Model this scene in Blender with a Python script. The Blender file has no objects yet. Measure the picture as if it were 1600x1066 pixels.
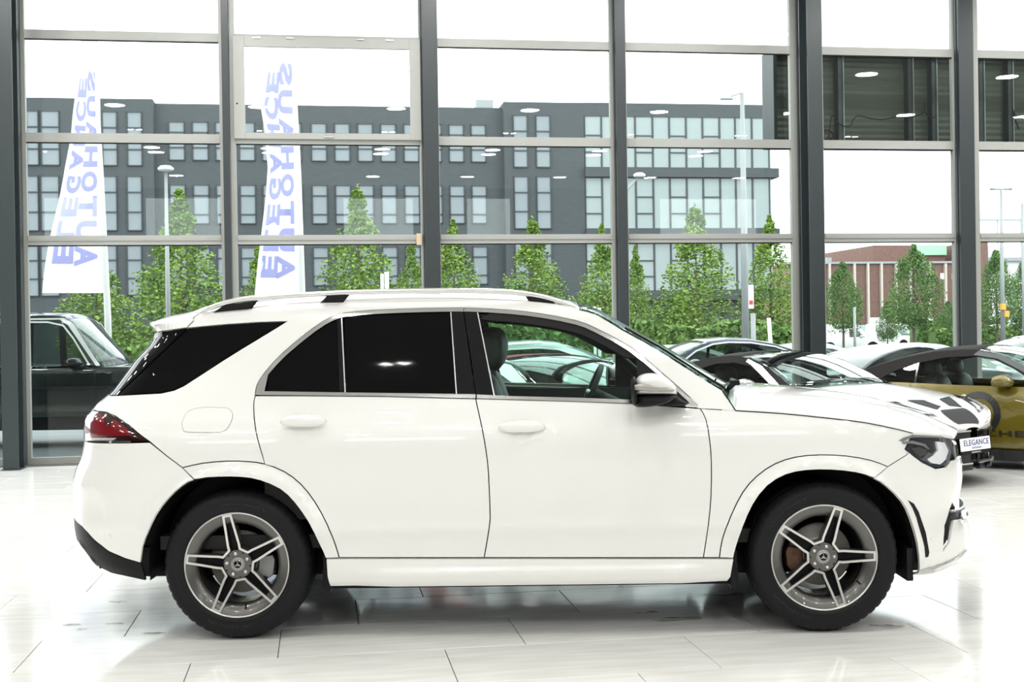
import bpy, bmesh, math, random
import numpy as np
from mathutils import Vector, Matrix
from mathutils.geometry import delaunay_2d_cdt
random.seed(7); rng = np.random.default_rng(7)
PI = math.pi
SC = bpy.context.scene
COL = SC.collection
# ------------------------------------------------------------------ camera
F, PITCH, ROLL, H = 1937.4, 0.00598, -0.01547, 1.54
TH = 0.15568                      # the glass front and the tile grid are turned by this much
fw = np.array([0, math.cos(PITCH), -math.sin(PITCH)]); rt0 = np.array([1., 0, 0]); up0 = np.cross(rt0, fw)
RT = math.cos(ROLL)*rt0 + math.sin(ROLL)*up0
UP = -math.sin(ROLL)*rt0 + math.cos(ROLL)*up0
CAM = np.array([0., 0., H])
cd = bpy.data.cameras.new('camera'); cam = bpy.data.objects.new('camera', cd); COL.objects.link(cam)
cd.sensor_width = 36; cd.lens = 36*F/1600; cd.clip_start = .1; cd.clip_end = 600
cam.matrix_world = Matrix(((RT[0], UP[0], -fw[0], 0), (RT[1], UP[1], -fw[1], 0), (RT[2], UP[2], -fw[2], H), (0, 0, 0, 1)))
SC.camera = cam
# ------------------------------------------------------------------ light
SC.view_settings.view_transform = 'Standard'; SC.view_settings.look = 'None'
SC.view_settings.gamma = 1; SC.view_settings.use_curve_mapping = False
SC.view_settings.exposure = 0.0
SKY, LAMP = 4.0, 110.0
W = bpy.data.worlds.new('overcast'); SC.world = W; W.use_nodes = True
wn = W.node_tree; wn.nodes.clear()
_o = wn.nodes.new('ShaderNodeOutputWorld'); _b = wn.nodes.new('ShaderNodeBackground')
_b.inputs[0].default_value = (.95, .98, 1, 1); _b.inputs[1].default_value = SKY
wn.links.new(_b.outputs[0], _o.inputs[0])
SC.cycles.max_bounces = 8; SC.cycles.diffuse_bounces = 4; SC.cycles.glossy_bounces = 4
SC.cycles.transparent_max_bounces = 24; SC.cycles.transmission_bounces = 6
SC.cycles.sample_clamp_indirect = 6; SC.cycles.use_denoising = True
SC.cycles.caustics_reflective = False; SC.cycles.caustics_refractive = False
# ------------------------------------------------------------------ helpers
def ray(px, py):
    d = (px-800)*RT - (py-533)*UP + F*fw
    return d/np.linalg.norm(d)
CT, ST = math.cos(TH), math.sin(TH)
def sn(s, n, z=0.):                # building frame (along the front, away from the camera) -> world
    return (s*CT - n*ST, s*ST + n*CT, z)
def fac(px, py, n):                # pixel -> (s, z) on the plane at distance n
    d = ray(px, py); t = n/(-d[0]*ST + d[1]*CT); X = d*t
    return float(X[0]*CT + X[1]*ST), float(X[2] + H)
def ground(px, py, z=0.):
    d = ray(px, py); t = (z-H)/d[2]; X = d*t
    return float(X[0]), float(X[1])
def atY(px, py, Y):
    d = ray(px, py); t = Y/d[1]
    return float(d[0]*t), Y, float(d[2]*t + H)

def mat(name, col=(.8, .8, .8), rough=.5, metal=0., coat=0., emit=None, estr=0., bump=None, noise=None, spec=None, alpha=None, trans=0., ior=None):
    m = bpy.data.materials.new(name); m.use_nodes = True
    nt = m.node_tree; b = nt.nodes['Principled BSDF']
    b.inputs['Base Color'].default_value = (*col, 1); b.inputs['Roughness'].default_value = rough
    b.inputs['Metallic'].default_value = metal; b.inputs['Coat Weight'].default_value = coat
    b.inputs['Coat Roughness'].default_value = .03
    if spec is not None: b.inputs['Specular IOR Level'].default_value = spec
    if emit: b.inputs['Emission Color'].default_value = (*emit, 1); b.inputs['Emission Strength'].default_value = estr
    if trans: b.inputs['Transmission Weight'].default_value = trans
    if ior: b.inputs['IOR'].default_value = ior
    if noise:                       # (scale, second colour, stretch)
        tc = nt.nodes.new('ShaderNodeTexCoord'); mp = nt.nodes.new('ShaderNodeMapping'); no = nt.nodes.new('ShaderNodeTexNoise'); mx = nt.nodes.new('ShaderNodeMix'); mx.data_type = 'RGBA'
        mp.inputs['Scale'].default_value = noise[2] if len(noise) > 2 else (1, 1, 1)
        no.inputs['Scale'].default_value = noise[0]; no.inputs['Detail'].default_value = 5
        mx.inputs[6].default_value = (*col, 1); mx.inputs[7].default_value = (*noise[1], 1)
        rp = nt.nodes.new('ShaderNodeMapRange'); rp.inputs[1].default_value = .3; rp.inputs[2].default_value = .7
        nt.links.new(tc.outputs['Object'], mp.inputs[0]); nt.links.new(mp.outputs[0], no.inputs['Vector']); nt.links.new(no.outputs[0], rp.inputs[0])
        nt.links.new(rp.outputs[0], mx.inputs[0]); nt.links.new(mx.outputs[2], b.inputs['Base Color'])
    if bump:                        # (scale, strength, distance)
        no2 = nt.nodes.new('ShaderNodeTexNoise'); tc2 = nt.nodes.new('ShaderNodeTexCoord'); bp = nt.nodes.new('ShaderNodeBump')
        no2.inputs['Scale'].default_value = bump[0]; no2.inputs['Detail'].default_value = 4
        bp.inputs['Strength'].default_value = bump[1]; bp.inputs['Distance'].default_value = bump[2]
        nt.links.new(tc2.outputs['Object'], no2.inputs['Vector']); nt.links.new(no2.outputs[0], bp.inputs['Height']); nt.links.new(bp.outputs[0], b.inputs['Normal'])
    return m
def glassmat(name, tint=(1, 1, 1), ior=1.5, boost=1.0, rough=0.0):
    m = bpy.data.materials.new(name); m.use_nodes = True; nt = m.node_tree; nt.nodes.clear()
    o = nt.nodes.new('ShaderNodeOutputMaterial'); mx = nt.nodes.new('ShaderNodeMixShader'); t = nt.nodes.new('ShaderNodeBsdfTransparent')
    g = nt.nodes.new('ShaderNodeBsdfGlossy'); fr = nt.nodes.new('ShaderNodeLayerWeight'); pw = nt.nodes.new('ShaderNodeMath'); pw.operation = 'POWER'; pw.inputs[1].default_value = 5
    r0 = ((ior-1)/(ior+1))**2; ma = nt.nodes.new('ShaderNodeMath'); ma.operation = 'MULTIPLY_ADD'; ma.inputs[1].default_value = 1-r0; ma.inputs[2].default_value = r0
    mu = nt.nodes.new('ShaderNodeMath'); mu.operation = 'MULTIPLY'; mu.use_clamp = True
    t.inputs[0].default_value = (*tint, 1); g.inputs['Roughness'].default_value = rough; fr.inputs[0].default_value = .5; mu.inputs[1].default_value = boost
    nt.links.new(fr.outputs[1], pw.inputs[0]); nt.links.new(pw.outputs[0], ma.inputs[0]); nt.links.new(ma.outputs[0], mu.inputs[0]); nt.links.new(mu.outputs[0], mx.inputs[0]); nt.links.new(t.outputs[0], mx.inputs[1]); nt.links.new(g.outputs[0], mx.inputs[2]); nt.links.new(mx.outputs[0], o.inputs[0])
    return m

def link(name, me, m=None, parent=None, loc=None, rot=None):
    o = bpy.data.objects.new(name, me); COL.objects.link(o)
    if m is not None and me is not None and len(me.materials) == 0: me.materials.append(m)
    if parent is not None: o.parent = parent
    if loc is not None: o.location = loc
    if rot is not None: o.rotation_euler = rot
    return o
def tag(o, label=None, cat=None, group=None, kind=None):
    if label: o['label'] = label
    if cat: o['category'] = cat
    if group: o['group'] = group
    if kind: o['kind'] = kind
    return o
def empty(name, loc=(0, 0, 0), rz=0., parent=None):
    o = bpy.data.objects.new(name, None); COL.objects.link(o); o.location = loc; o.rotation_euler = (0, 0, rz); o.empty_display_size = .2
    if parent is not None: o.parent = parent
    return o
def copy_tree(o, parent=None):
    c = o.copy(); COL.objects.link(c)
    if parent is not None: c.parent = parent
    for ch in o.children: copy_tree(ch, c)
    return c
class MB:
    """collects verts and faces of one mesh"""
    def __init__(s): s.v = []; s.f = []; s.sm = []
    def add(s, vs, fs, smooth=False):
        k = len(s.v); s.v += [tuple(map(float, p)) for p in vs]; s.f += [tuple(k+i for i in f) for f in fs]; s.sm += [smooth]*len(fs); return s
    def box(s, c, d, M=None):
        x, y, z = [q/2 for q in d]; vs = [(sx*x, sy*y, sz*z) for sx in (-1, 1) for sy in (-1, 1) for sz in (-1, 1)]
        if M is not None: vs = [tuple(M @ Vector(p)) for p in vs]
        vs = [(p[0]+c[0], p[1]+c[1], p[2]+c[2]) for p in vs]
        return s.add(vs, [(0, 1, 3, 2), (4, 6, 7, 5), (0, 4, 5, 1), (2, 3, 7, 6), (0, 2, 6, 4), (1, 5, 7, 3)])
    def box2(s, a, b):
        return s.box([(a[i]+b[i])/2 for i in range(3)], [abs(a[i]-b[i]) for i in range(3)])
    def tube(s, pts, r, n=8, closed=False, smooth=True):
        pts = [Vector(p) for p in pts]; N = len(pts); rr = r if hasattr(r, '__len__') else [r]*N
        vs = []; up = None
        for i, p in enumerate(pts):
            a = pts[(i-1) % N] if closed else pts[max(i-1, 0)]; b = pts[(i+1) % N] if closed else pts[min(i+1, N-1)]
            t = (b-a).normalized()
            if up is None: up = Vector((0, 0, 1)) if abs(t.z) < .9 else Vector((1, 0, 0))
            e1 = t.cross(up).normalized(); e2 = e1.cross(t).normalized(); up = e2
            for k in range(n):
                q = 2*PI*k/n; vs.append(p + rr[i]*(math.cos(q)*e1 + math.sin(q)*e2))
        fs = []
        M_ = N if closed else N-1
        for i in range(M_):
            for k in range(n):
                a = i*n+k; b = i*n+(k+1) % n; c = ((i+1) % N)*n+(k+1) % n; d = ((i+1) % N)*n+k
                fs.append((a, b, c, d))
        if not closed: fs.append(tuple(range(n))[::-1]); fs.append(tuple((N-1)*n+k for k in range(n)))
        return s.add(vs, fs, smooth)
    def lathe(s, prof, n=48, axis='y', smooth=True, close=False, c=(0, 0, 0)):
        """prof: (r, h) pairs; axis y: the wheel axis"""
        vs = []; K = len(prof)
        for i in range(n):
            a = 2*PI*i/n
            for r, h in prof:
                if axis == 'y': vs.append((c[0]+r*math.cos(a), c[1]+h, c[2]+r*math.sin(a)))
                else: vs.append((c[0]+r*math.cos(a), c[1]+r*math.sin(a), c[2]+h))
        fs = []
        for i in range(n):
            j = (i+1) % n
            for k in range(K if close else K-1):
                l = (k+1) % K
                f = (i*K+k, i*K+l, j*K+l, j*K+k)
                fs.append(f if axis == 'y' else f[::-1])
        return s.add(vs, fs, smooth)
    def prism(s, poly, h0, h1, axis='y', smooth=False):
        """poly in the plane across the axis, extruded h0..h1"""
        N = len(poly); g = (lambda p, h: (p[0], h, p[1])) if axis == 'y' else ((lambda p, h: (p[0], p[1], h)) if axis == 'z' else (lambda p, h: (h, p[0], p[1])))
        vs = [g(p, h0) for p in poly]+[g(p, h1) for p in poly]
        fs = [(i, (i+1) % N, N+(i+1) % N, N+i) for i in range(N)] + [tuple(range(N))[::-1], tuple(range(N, 2*N))]
        return s.add(vs, fs, smooth)
    def grid(s, Pts, smooth=True, flip=False):
        Pts = np.asarray(Pts); a, b = Pts.shape[:2]
        fs = []
        for i in range(a-1):
            for j in range(b-1):
                f = (i*b+j, (i+1)*b+j, (i+1)*b+j+1, i*b+j+1); fs.append(f[::-1] if flip else f)
        return s.add(Pts.reshape(-1, 3), fs, smooth)
    def mesh(s, name='m'):
        me = bpy.data.meshes.new(name); me.from_pydata(s.v, [], s.f); me.update()
        me.polygons.foreach_set('use_smooth', s.sm)
        return me
    def build(s, name, m, parent=None, loc=None, rot=None, fixn=False, bevel=0):
        me = s.mesh(name)
        if fixn or bevel:
            bm = bmesh.new(); bm.from_mesh(me)
            if fixn: bmesh.ops.recalc_face_normals(bm, faces=bm.faces[:])
            if bevel: bmesh.ops.bevel(bm, geom=bm.edges[:], offset=bevel, segments=2, affect='EDGES', profile=.5)
            bm.to_mesh(me); bm.free()
        return link(name, me, m, parent, loc, rot)
def text_mesh(txt, size, depth=.002, bold=0., xs=1., spacing=1.0):
    c = bpy.data.curves.new('t', 'FONT'); c.body = txt; c.size = size; c.extrude = depth; c.offset = bold; c.align_x = 'CENTER'; c.align_y = 'CENTER'; c.space_character = spacing; c.resolution_u = 3
    o = bpy.data.objects.new('t', c); COL.objects.link(o)
    dg = bpy.context.evaluated_depsgraph_get(); me = bpy.data.meshes.new_from_object(o.evaluated_get(dg)); me.name = 'lettering'
    bpy.data.objects.remove(o); bpy.data.curves.remove(c)
    me.materials.clear()
    for v in me.vertices: v.co.x *= xs
    return me
# ================================================================== materials
M = {}
M['paint'] = mat('white_paint', (.81, .81, .79), .28, coat=1.0)
M['paint_in'] = mat('white_paint_edge', (.5, .5, .48), .5)
M['black'] = mat('black_plastic', (.008, .008, .009), .5, spec=.2)
M['pocket'] = mat('pocket_black', (.004, .004, .005), .35, spec=.12)
M['gloss_black'] = mat('gloss_black', (.004, .004, .006), .06, spec=.45)
M['privacy'] = mat('privacy_glass', (.0025, .003, .003), .04, spec=.14)
M['chrome'] = mat('chrome', (.80, .80, .79), .12, metal=1)
M['satin'] = mat('satin_aluminium', (.72, .72, .71), .28, metal=1)
M['glass'] = glassmat('car_glass', (.80, .93, .88), 1.5, .9)
M['clear'] = glassmat('lamp_glass', (.97, .98, .99), 1.45, 1.0)
M['rubber'] = mat('tyre_rubber', (.008, .009, .0095), .6, bump=(260, .15, .002), spec=.22)
M['rubber2'] = mat('tyre_lettering', (.016, .017, .018), .4, spec=.3)
M['rim_grey'] = mat('rim_grey', (.12, .117, .11), .3, metal=.6, coat=.5)
M['rim_cut'] = mat('rim_machined', (.72, .71, .68), .32, metal=.85)
M['disc'] = mat('brake_disc', (.40, .38, .35), .45, metal=.6)
M['caliper'] = mat('brake_caliper', (.30, .30, .30), .4, metal=.4)
M['rust'] = mat('hub_rust', (.16, .07, .035), .7, noise=(30, (.05, .03, .02)))
M['dark'] = mat('car_interior', (.012, .012, .013), .7)
M['leather'] = mat('black_leather', (.014, .014, .014), .5, bump=(90, .2, .002))
M['red_lamp'] = mat('red_lamp', (.17, .003, .008), .1, coat=1)
M['dark_lamp'] = mat('smoked_lamp', (.02, .003, .004), .08, coat=1)
M['clear_lamp'] = mat('clear_lamp', (.45, .42, .42), .2, metal=.3, coat=1)
M['lamp_dark'] = mat('lamp_housing', (.05, .055, .06), .2, metal=.5, coat=1)
M['trim_light'] = mat('light_trim', (.70, .72, .72), .25, metal=.3, coat=1)
M['led'] = mat('led_white', (.9, .9, .92), .2, coat=1)
M['frame'] = mat('window_frame', (.34, .35, .33), .42)
M['steel'] = mat('dark_steel', (.027, .036, .039), .35)
M['steel2'] = mat('dark_mullion', (.026, .034, .037), .4)
M['pane'] = glassmat('facade_glass', (.93, .97, .955), 1.5, 1.0)
M['ceil'] = mat('ceiling_paint', (.40, .40, .39), .8)
M['wall'] = mat('wall_paint', (.12, .12, .12), .8)
M['lampbody'] = mat('lamp_body', (.7, .7, .7), .5)
M['lampglow'] = mat('lamp_glow', (1, 1, 1), .5, emit=(1, .985, .95), estr=LAMP)
M['lampglow_fill'] = mat('lamp_glow_fill', (1, 1, 1), .5, emit=(1, .985, .96), estr=LAMP*1.5)  # stronger glow for the added rows that brighten the floor
M['asphalt'] = mat('asphalt', (.075, .08, .085), .75, noise=(3, (.10, .105, .11)))
M['paving'] = mat('paving', (.12, .135, .14), .5, noise=(1.2, (.08, .092, .096), (.3, 4, 1)))
M['kerb'] = mat('kerb_stone', (.42, .42, .40), .7)
M['grout'] = mat('tile_grout', (.06, .06, .055), .9)
# floor tile: off-white stoneware with faint long streaks, each tile a little different
def tile_mat():
    m = mat('floor_tile', (.80, .795, .77), .16); nt = m.node_tree; b = nt.nodes['Principled BSDF']
    tc = nt.nodes.new('ShaderNodeTexCoord'); mp = nt.nodes.new('ShaderNodeMapping'); no = nt.nodes.new('ShaderNodeTexNoise'); oi = nt.nodes.new('ShaderNodeObjectInfo')
    mp.inputs['Scale'].default_value = (1.2, 9, 1); no.inputs['Scale'].default_value = 2.2; no.inputs['Detail'].default_value = 7; no.noise_dimensions = '4D'
    mu = nt.nodes.new('ShaderNodeMath'); mu.operation = 'MULTIPLY'; mu.inputs[1].default_value = 40
    nt.links.new(oi.outputs['Random'], mu.inputs[0]); nt.links.new(mu.outputs[0], no.inputs['W'])
    nt.links.new(tc.outputs['Object'], mp.inputs[0]); nt.links.new(mp.outputs[0], no.inputs['Vector'])
    cr = nt.nodes.new('ShaderNodeValToRGB'); cr.color_ramp.elements[0].position = .3; cr.color_ramp.elements[0].color = (.74, .735, .70, 1)
    cr.color_ramp.elements[1].position = .62; cr.color_ramp.elements[1].color = (.85, .85, .83, 1)
    nt.links.new(no.outputs[0], cr.inputs[0])
    hs = nt.nodes.new('ShaderNodeHueSaturation'); mr = nt.nodes.new('ShaderNodeMapRange'); mr.inputs[3].default_value = .975; mr.inputs[4].default_value = 1.02
    nt.links.new(oi.outputs['Random'], mr.inputs[0]); nt.links.new(mr.outputs[0], hs.inputs['Value']); nt.links.new(cr.outputs[0], hs.inputs['Color']); nt.links.new(hs.outputs[0], b.inputs['Base Color'])
    rr = nt.nodes.new('ShaderNodeMapRange'); rr.inputs[3].default_value = .06; rr.inputs[4].default_value = .13; nt.links.new(no.outputs[0], rr.inputs[0]); nt.links.new(rr.outputs[0], b.inputs['Roughness'])
    return m
M['tile'] = tile_mat()
# ================================================================== the room
NF = 16.36                                  # the glass plane, in the building frame
S0, S1, N0 = -15.0, 19.0, -11.0
ZC = 6.7
BLD = empty('showroom_frame', (0, 0, 0)); bpy.data.objects.remove(BLD)
def bbox(mb, s0, s1, n0, n1, z0, z1):       # a box in the building frame, as local coordinates of an object turned by TH
    return mb.box2((s0, n0, z0), (s1, n1, z1))
def bobj(mb, name, m, parent=None, **k):
    return mb.build(name, m, parent, rot=None if parent is not None else (0, 0, TH), **k)
floor = tag(bobj(bbox(MB(), S0, S1, N0, NF+.05, -.12, -.010), 'floor', M['grout']), kind='structure')
TW, TL, V0 = .6147, 1.209, 7.893
OFF = {0: .591, 1: .194, 2: .996}
tile_me = MB().box((0, 0, 0), (TL-.0045, TW-.0035, .012)).mesh('tile'); tile_me.materials.append(M['tile'])
bm = bmesh.new(); bm.from_mesh(tile_me); bmesh.ops.bevel(bm, geom=[e for e in bm.edges if abs(e.verts[0].co.z-.006) < 1e-5 and abs(e.verts[1].co.z-.006) < 1e-5], offset=.0014, segments=1, affect='EDGES'); bm.to_mesh(tile_me); bm.free()
rest = MB(); ntile = 0
k0 = int((V0-NF)/TW)-1
for k in range(k0, 32):
    nc = V0-TW*(k+.5); n_lo, n_hi = nc-TW/2, nc+TW/2
    if n_hi > NF+.06 or n_lo < N0: continue
    half = .40*nc+.95
    for i in range(-16, 18):
        sc = OFF[k % 3]+TL*(i+.5)
        if sc-TL/2 < S0 or sc+TL/2 > S1: continue
        x, y, _ = sn(sc, nc)
        if nc > 4.6 and abs(x) < .415*y+.75 and ntile < 299:
            link('tile', tile_me, parent=floor, loc=(sc, nc, -.006)); ntile += 1
        else: rest.box((sc, nc, -.006), (TL-.0045, TW-.0035, .012))
tag(rest.build('tile_field', M['tile'], floor), kind='stuff')
tag(bobj(bbox(MB(), S0, S1, N0, NF+.2, ZC, ZC+.2), 'ceiling', M['ceil']), kind='structure')
def mirror_hit(px, py, nn):                # where the reflection of the camera ray in the glass meets the plane n = nn
    d = ray(px, py); nv = np.array([-ST, CT, 0.]); t = NF/(d@nv); X = CAM+d*t; r = d-2*(d@nv)*nv; t2 = (nn-X@nv)/(r@nv); Y = X+r*t2
    return float(Y[0]*CT+Y[1]*ST), float(Y[2])
wb = MB(); openings = [sorted((mirror_hit(a, 340, N0)[0], mirror_hit(b, 340, N0)[0])) for a, b in ((60, 160), (225, 345), (535, 648), (728, 800), (842, 700) if False else (1030, 1185))]
oz1, oz0 = mirror_hit(800, 308, N0)[1], mirror_hit(800, 372, N0)[1]
wb.box2((S0, N0-.2, -.1), (S1, N0, oz0)).box2((S0, N0-.2, oz1), (S1, N0, ZC)); e = S0
for a, b in sorted(openings)+[[S1, S1]]:
    if a-e > .01: wb.box2((e, N0-.2, oz0), (a, N0, oz1))
    e = b
tag(bobj(wb, 'wall_back', M['wall']), kind='structure')
for i, (a, b) in enumerate(sorted(openings)):
    o = tag(empty('window_%d' % (20+i), (0, 0, 0), TH), kind='structure')
    MB().box2((a, N0-.12, oz0), (b, N0-.10, oz1)).build('pane', M['pane'], o)
    MB().box2((a, N0-.14, oz0), (b, N0-.06, oz0+.05)).box2((a, N0-.14, oz1-.05), (b, N0-.06, oz1)).box2((a, N0-.14, oz0), (a+.05, N0-.06, oz1)).box2((b-.05, N0-.14, oz0), (b, N0-.06, oz1)).build('window_frame', M['frame'], o)
tag(bobj(bbox(MB(), S0-.2, S0, N0, NF+.2, -.1, ZC), 'wall_left', M['wall']), kind='structure')
tag(bobj(bbox(MB(), S1, S1+.2, N0, NF+.2, -.1, ZC), 'wall_right', M['wall']), kind='structure')
# ------------------------------------------------------------------ the glass front
TZ = [(-.02, .07), (2.742, 2.862), (4.04, 4.158), (5.34, 5.455), (6.60, 6.72)]
def sx(px, y, n=NF): return fac(px, y, n)[0]
ms = [(-6.30, -6.16, -6.42, -6.05), (-3.76, -3.62, -3.80, sx(50, 700)), (sx(345.3, 20, NF-.09), sx(356, 20, NF-.09), sx(340.5, 20), sx(365.5, 20)),
      (sx(658, 20, NF-.12), sx(682, 20, NF-.12), sx(652.5, 20), sx(682.5, 20)), (sx(961, 120, NF-.12), sx(976.5, 120, NF-.12), sx(951.5, 120), sx(977.5, 120)),
      (6.60, 6.78, sx(1232.5, 100), 6.98), (sx(1497, 60, NF-.15), sx(1520, 60, NF-.15), sx(1485, 60), 9.30), (11.75, 11.95, 11.68, 12.02), (14.3, 14.5, 14.25, 14.6), (17.0, 17.2, 16.9, 17.3)]
for i in range(len(ms)-1):
    a, b = ms[i], ms[i+1]
    wnd = tag(empty('window_%d' % (i+1), (0, 0, 0), TH), kind='structure')
    xl, xr = a[3], b[2]; ml, mr = (a[0]+a[1])/2, (b[0]+b[1])/2
    def stile(x0, x1, z0=-.02, z1=6.7): MB().box2((x0, NF-.035, z0), (x1, NF+.04, z1)).box2((x0+.008, NF+.04, z0), (x1-.008, NF+.06, z1)).build('stile', M['frame'], wnd, bevel=.003)
    stile(ml, xl); stile(xr, mr)
    for z0, z1 in TZ:
        mb = MB().box2((xl, NF-.035, z0), (xr, NF+.04, z1))
        if z0 == 2.742: mb.box2((xl, NF-.050, z0+.052), (xr, NF-.030, z0+.066)).box2((xl, NF-.044, z0+.066), (xr, NF-.034, z1))
        else: mb.box2((xl, NF-.040, z0), (xr, NF-.030, z0+.012))
        mb.build('transom', M['frame'], wnd, bevel=.002)
        if z0 > 0: MB().box2((xl, NF-.028, z0-.014), (xr, NF-.009, z0-.001)).build('shadow_gap_bar', M['black'], wnd)  # shade of the gap under each transom, put in as a black bar
    for j in range(len(TZ)-1):
        MB().box2((xl-.01, NF-.008, TZ[j][1]-.01), (xr+.01, NF+.008, TZ[j+1][0]+.01)).build('pane', M['pane'], wnd)
    if i == 2:                              # the hinged sash in the second row
        s0, z1 = fac(381.5, 73, NF-.05); s1, z0 = fac(641.5, 210, NF-.05)
        mb = MB(); zb, zt = 4.10, 5.42; n0, n1 = NF-.075, NF-.03
        for q in (((xl-.02, zb), (s0, zt)), ((s1, zb), (xr+.02, zt)), ((s0, zb), (s1, z0)), ((s0, z1), (s1, zt))):
            mb.box2((q[0][0], n0, q[0][1]), (q[1][0], n1, q[1][1]))
        mb.build('sash', M['frame'], wnd, bevel=.004)
        for f in (.12, .30, .68, .84): MB().box((xl+(xr-xl)*f, n0-.004, zt-.02), (.10, .02, .016)).build('hinge', M['satin'], wnd)
        MB().box((s0+(s1-s0)*.5, n0-.004, zb+.03), (.12, .02, .014)).build('latch', M['satin'], wnd)
        MB().tube([(s0-.1, n0-.003, 4.55), (s0-.1, n0+.01, 4.55)], .012).build('latch', M['black'], wnd)
        # a strip of masking tape left on the transom
        e, z = fac(655, 372, NF-.06); MB().box2((e-.035, NF-.062, z-.09), (e+.035, NF-.05, z+.06)).build('tape', mat('tape', (.62, .5, .33), .8), wnd)
for i, a in enumerate(ms):
    mb = MB().box2((a[0], NF-.16, -.01), (a[1], NF+.02, ZC)); 
    if a[1]-a[0] > .12: mb.box2((a[0]-.012, NF-.10, -.01), (a[0], NF-.05, ZC))
    tag(bobj(mb, 'trim_%d' % (i+1), M['steel2'], bevel=.003), kind='structure')
def hcol(i, s0, s1, n0):
    mb = MB(); t = .022; d = .30; c = (s0+s1)/2
    mb.box2((s0, n0, -.01), (s1, n0+t, ZC)).box2((s0, n0+d-t, -.01), (s1, n0+d, ZC)).box2((c-.008, n0+t, -.01), (c+.008, n0+d-t, ZC))
    mb.box2((s0-.02, n0-.02, -.01), (s1+.02, n0+d+.02, .012))
    tag(bobj(mb, 'column_%d' % i, M['steel'], bevel=.004), kind='structure')
hcol(1, sx(4.5, 735, 15.53), sx(29.8, 735, 15.53), 15.53)
hcol(2, sx(1266, 400, 15.53), sx(1288.8, 400, 15.53), 15.53)
hcol(3, 16.6, 16.8, 15.53)
# ------------------------------------------------------------------ ceiling lamps (mirrored in the glass, behind the camera, and strong rows added to brighten the floor)
disc_l = empty('ceiling_lamp', (0, 0, -50))
MB().lathe([(.0, .02), (.23, .02), (.24, 0), (.24, -.05), (.215, -.055), (.215, -.045)], 32, 'z').build('housing', M['lampbody'], disc_l)
MB().lathe([(.215, -.05), (.12, -.056), (0.001, -.058)], 32, 'z').build('diffuser', M['lampglow'], disc_l)
fill_l = empty('ceiling_lamp', (0, 0, -50))  # made-up lamp for the added fill rows near the glass
MB().lathe([(.0, .02), (.23, .02), (.24, 0), (.24, -.05), (.215, -.055), (.215, -.045)], 32, 'z').build('housing', M['lampbody'], fill_l)
MB().lathe([(.215, -.05), (.12, -.056), (0.001, -.058)], 32, 'z').build('diffuser', M['lampglow_fill'], fill_l)
twin_l = empty('twin_spotlight', (0, 0, -50))
MB().box((0, 0, -.03), (.42, .18, .10)).build('housing', M['lampbody'], twin_l)
for q in (-.1, .1): MB().lathe([(.075, -.082), (.04, -.086), (.001, -.087)], 20, 'z').build('bulb', M['lampglow'], twin_l).location.x = q
def mirror_lamp(px, py):
    d = ray(px, py); nv = np.array([-ST, CT, 0.]); t = NF/(d@nv); X = CAM+d*t; r = d-2*(d@nv)*nv; t2 = (ZC-.05-X[2])/r[2]; Y = X+r*t2
    return Y[0]*CT+Y[1]*ST, -Y[0]*ST+Y[1]*CT
first = {0: disc_l, 1: twin_l, 2: fill_l}; done = set(); nl = 0
s_a, n_a = mirror_lamp(619, 169); s_b, n_b = mirror_lamp(402, 231)
print('lamps', s_a, n_a, s_b, n_b)
for j, n_ in enumerate((14.4, 12.25, 9.2, n_a, (n_a+n_b)/2, n_b, -2.2, -7.2)):
    for i in range(-4, 6):
        s_ = s_a+i*3.05
        if not (S0+.5 < s_ < S1-.5): continue
        k = 1 if j == 4 else 2 if j < 3 else 0
        src = first[k]
        o = src if k not in done else copy_tree(src)
        done.add(k); o.location = sn(s_, n_, ZC-.012); o.rotation_euler = (0, 0, TH); nl += 1
        where = ('added as fill light next to the glass', 'added as fill light in second row from glass', 'added as fill light in third row from glass', 'in fourth row from glass', 'over the hall middle', 'in sixth row from glass', 'in seventh row from glass', 'by the rear wall')[j]
        tag(o, ('round flat ceiling lamp ' if k != 1 else 'twin square ceiling spotlight ')+where+', %s from the left wall' % ('first second third fourth fifth sixth seventh eighth ninth tenth'.split()[i+4]), 'ceiling lamp', ('round ceiling lamps ' if k != 1 else 'twin ceiling spotlights ')+where)
# ------------------------------------------------------------------ outside ground
tag(bobj(MB().box2((-120, NF+.08, -.3), (140, 30.0, -.03)), 'pavement_outside', M['paving']), kind='structure')
tag(bobj(MB().box2((-160, 30.0, -.3), (200, 130, -.06)), 'road_outside', M['asphalt']), kind='structure')
tag(bobj(MB().box2((-120, 33.0, -.1), (140, 33.3, .06)), 'kerb_outside', M['kerb']), kind='structure')
# ================================================================== the white car
# body surface: P(sg, z), sg runs from the middle of the tail round the side to the middle of the nose
YF = -.955
gr = ground(369, 1001); gf = ground(1289, 990)
gmid = ((gr[0]+gf[0])/2, (gr[1]+gf[1])/2); CYAW = math.atan2(gf[1]-gr[1], gf[0]-gr[0])
cyy, syy = math.cos(CYAW), math.sin(CYAW)
CLOC = (gmid[0]+YF*syy, gmid[1]-YF*cyy, 0)        # centre of the car on the floor
def to_local(v): return np.array([v[0]*cyy+v[1]*syy, -v[0]*syy+v[1]*cyy, v[2]])
EYE = to_local(np.array([-CLOC[0], -CLOC[1], H]))
LRT, LUP, LFW = to_local(RT), to_local(UP), to_local(fw)
def proj(p):
    d = np.asarray(p)-EYE; z = d@LFW
    return 800+F*(d@LRT)/z, 533-F*(d@LUP)/z
def lray(px, py):
    return (px-800)*LRT-(py-533)*LUP+F*LFW
def side(px, py, y=YF):                     # pixel -> (x, z) on the car's plane y
    d = lray(px, py); t = (y-EYE[1])/d[1]; X = EYE+d*t
    return float(X[0]), float(X[2])
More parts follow.
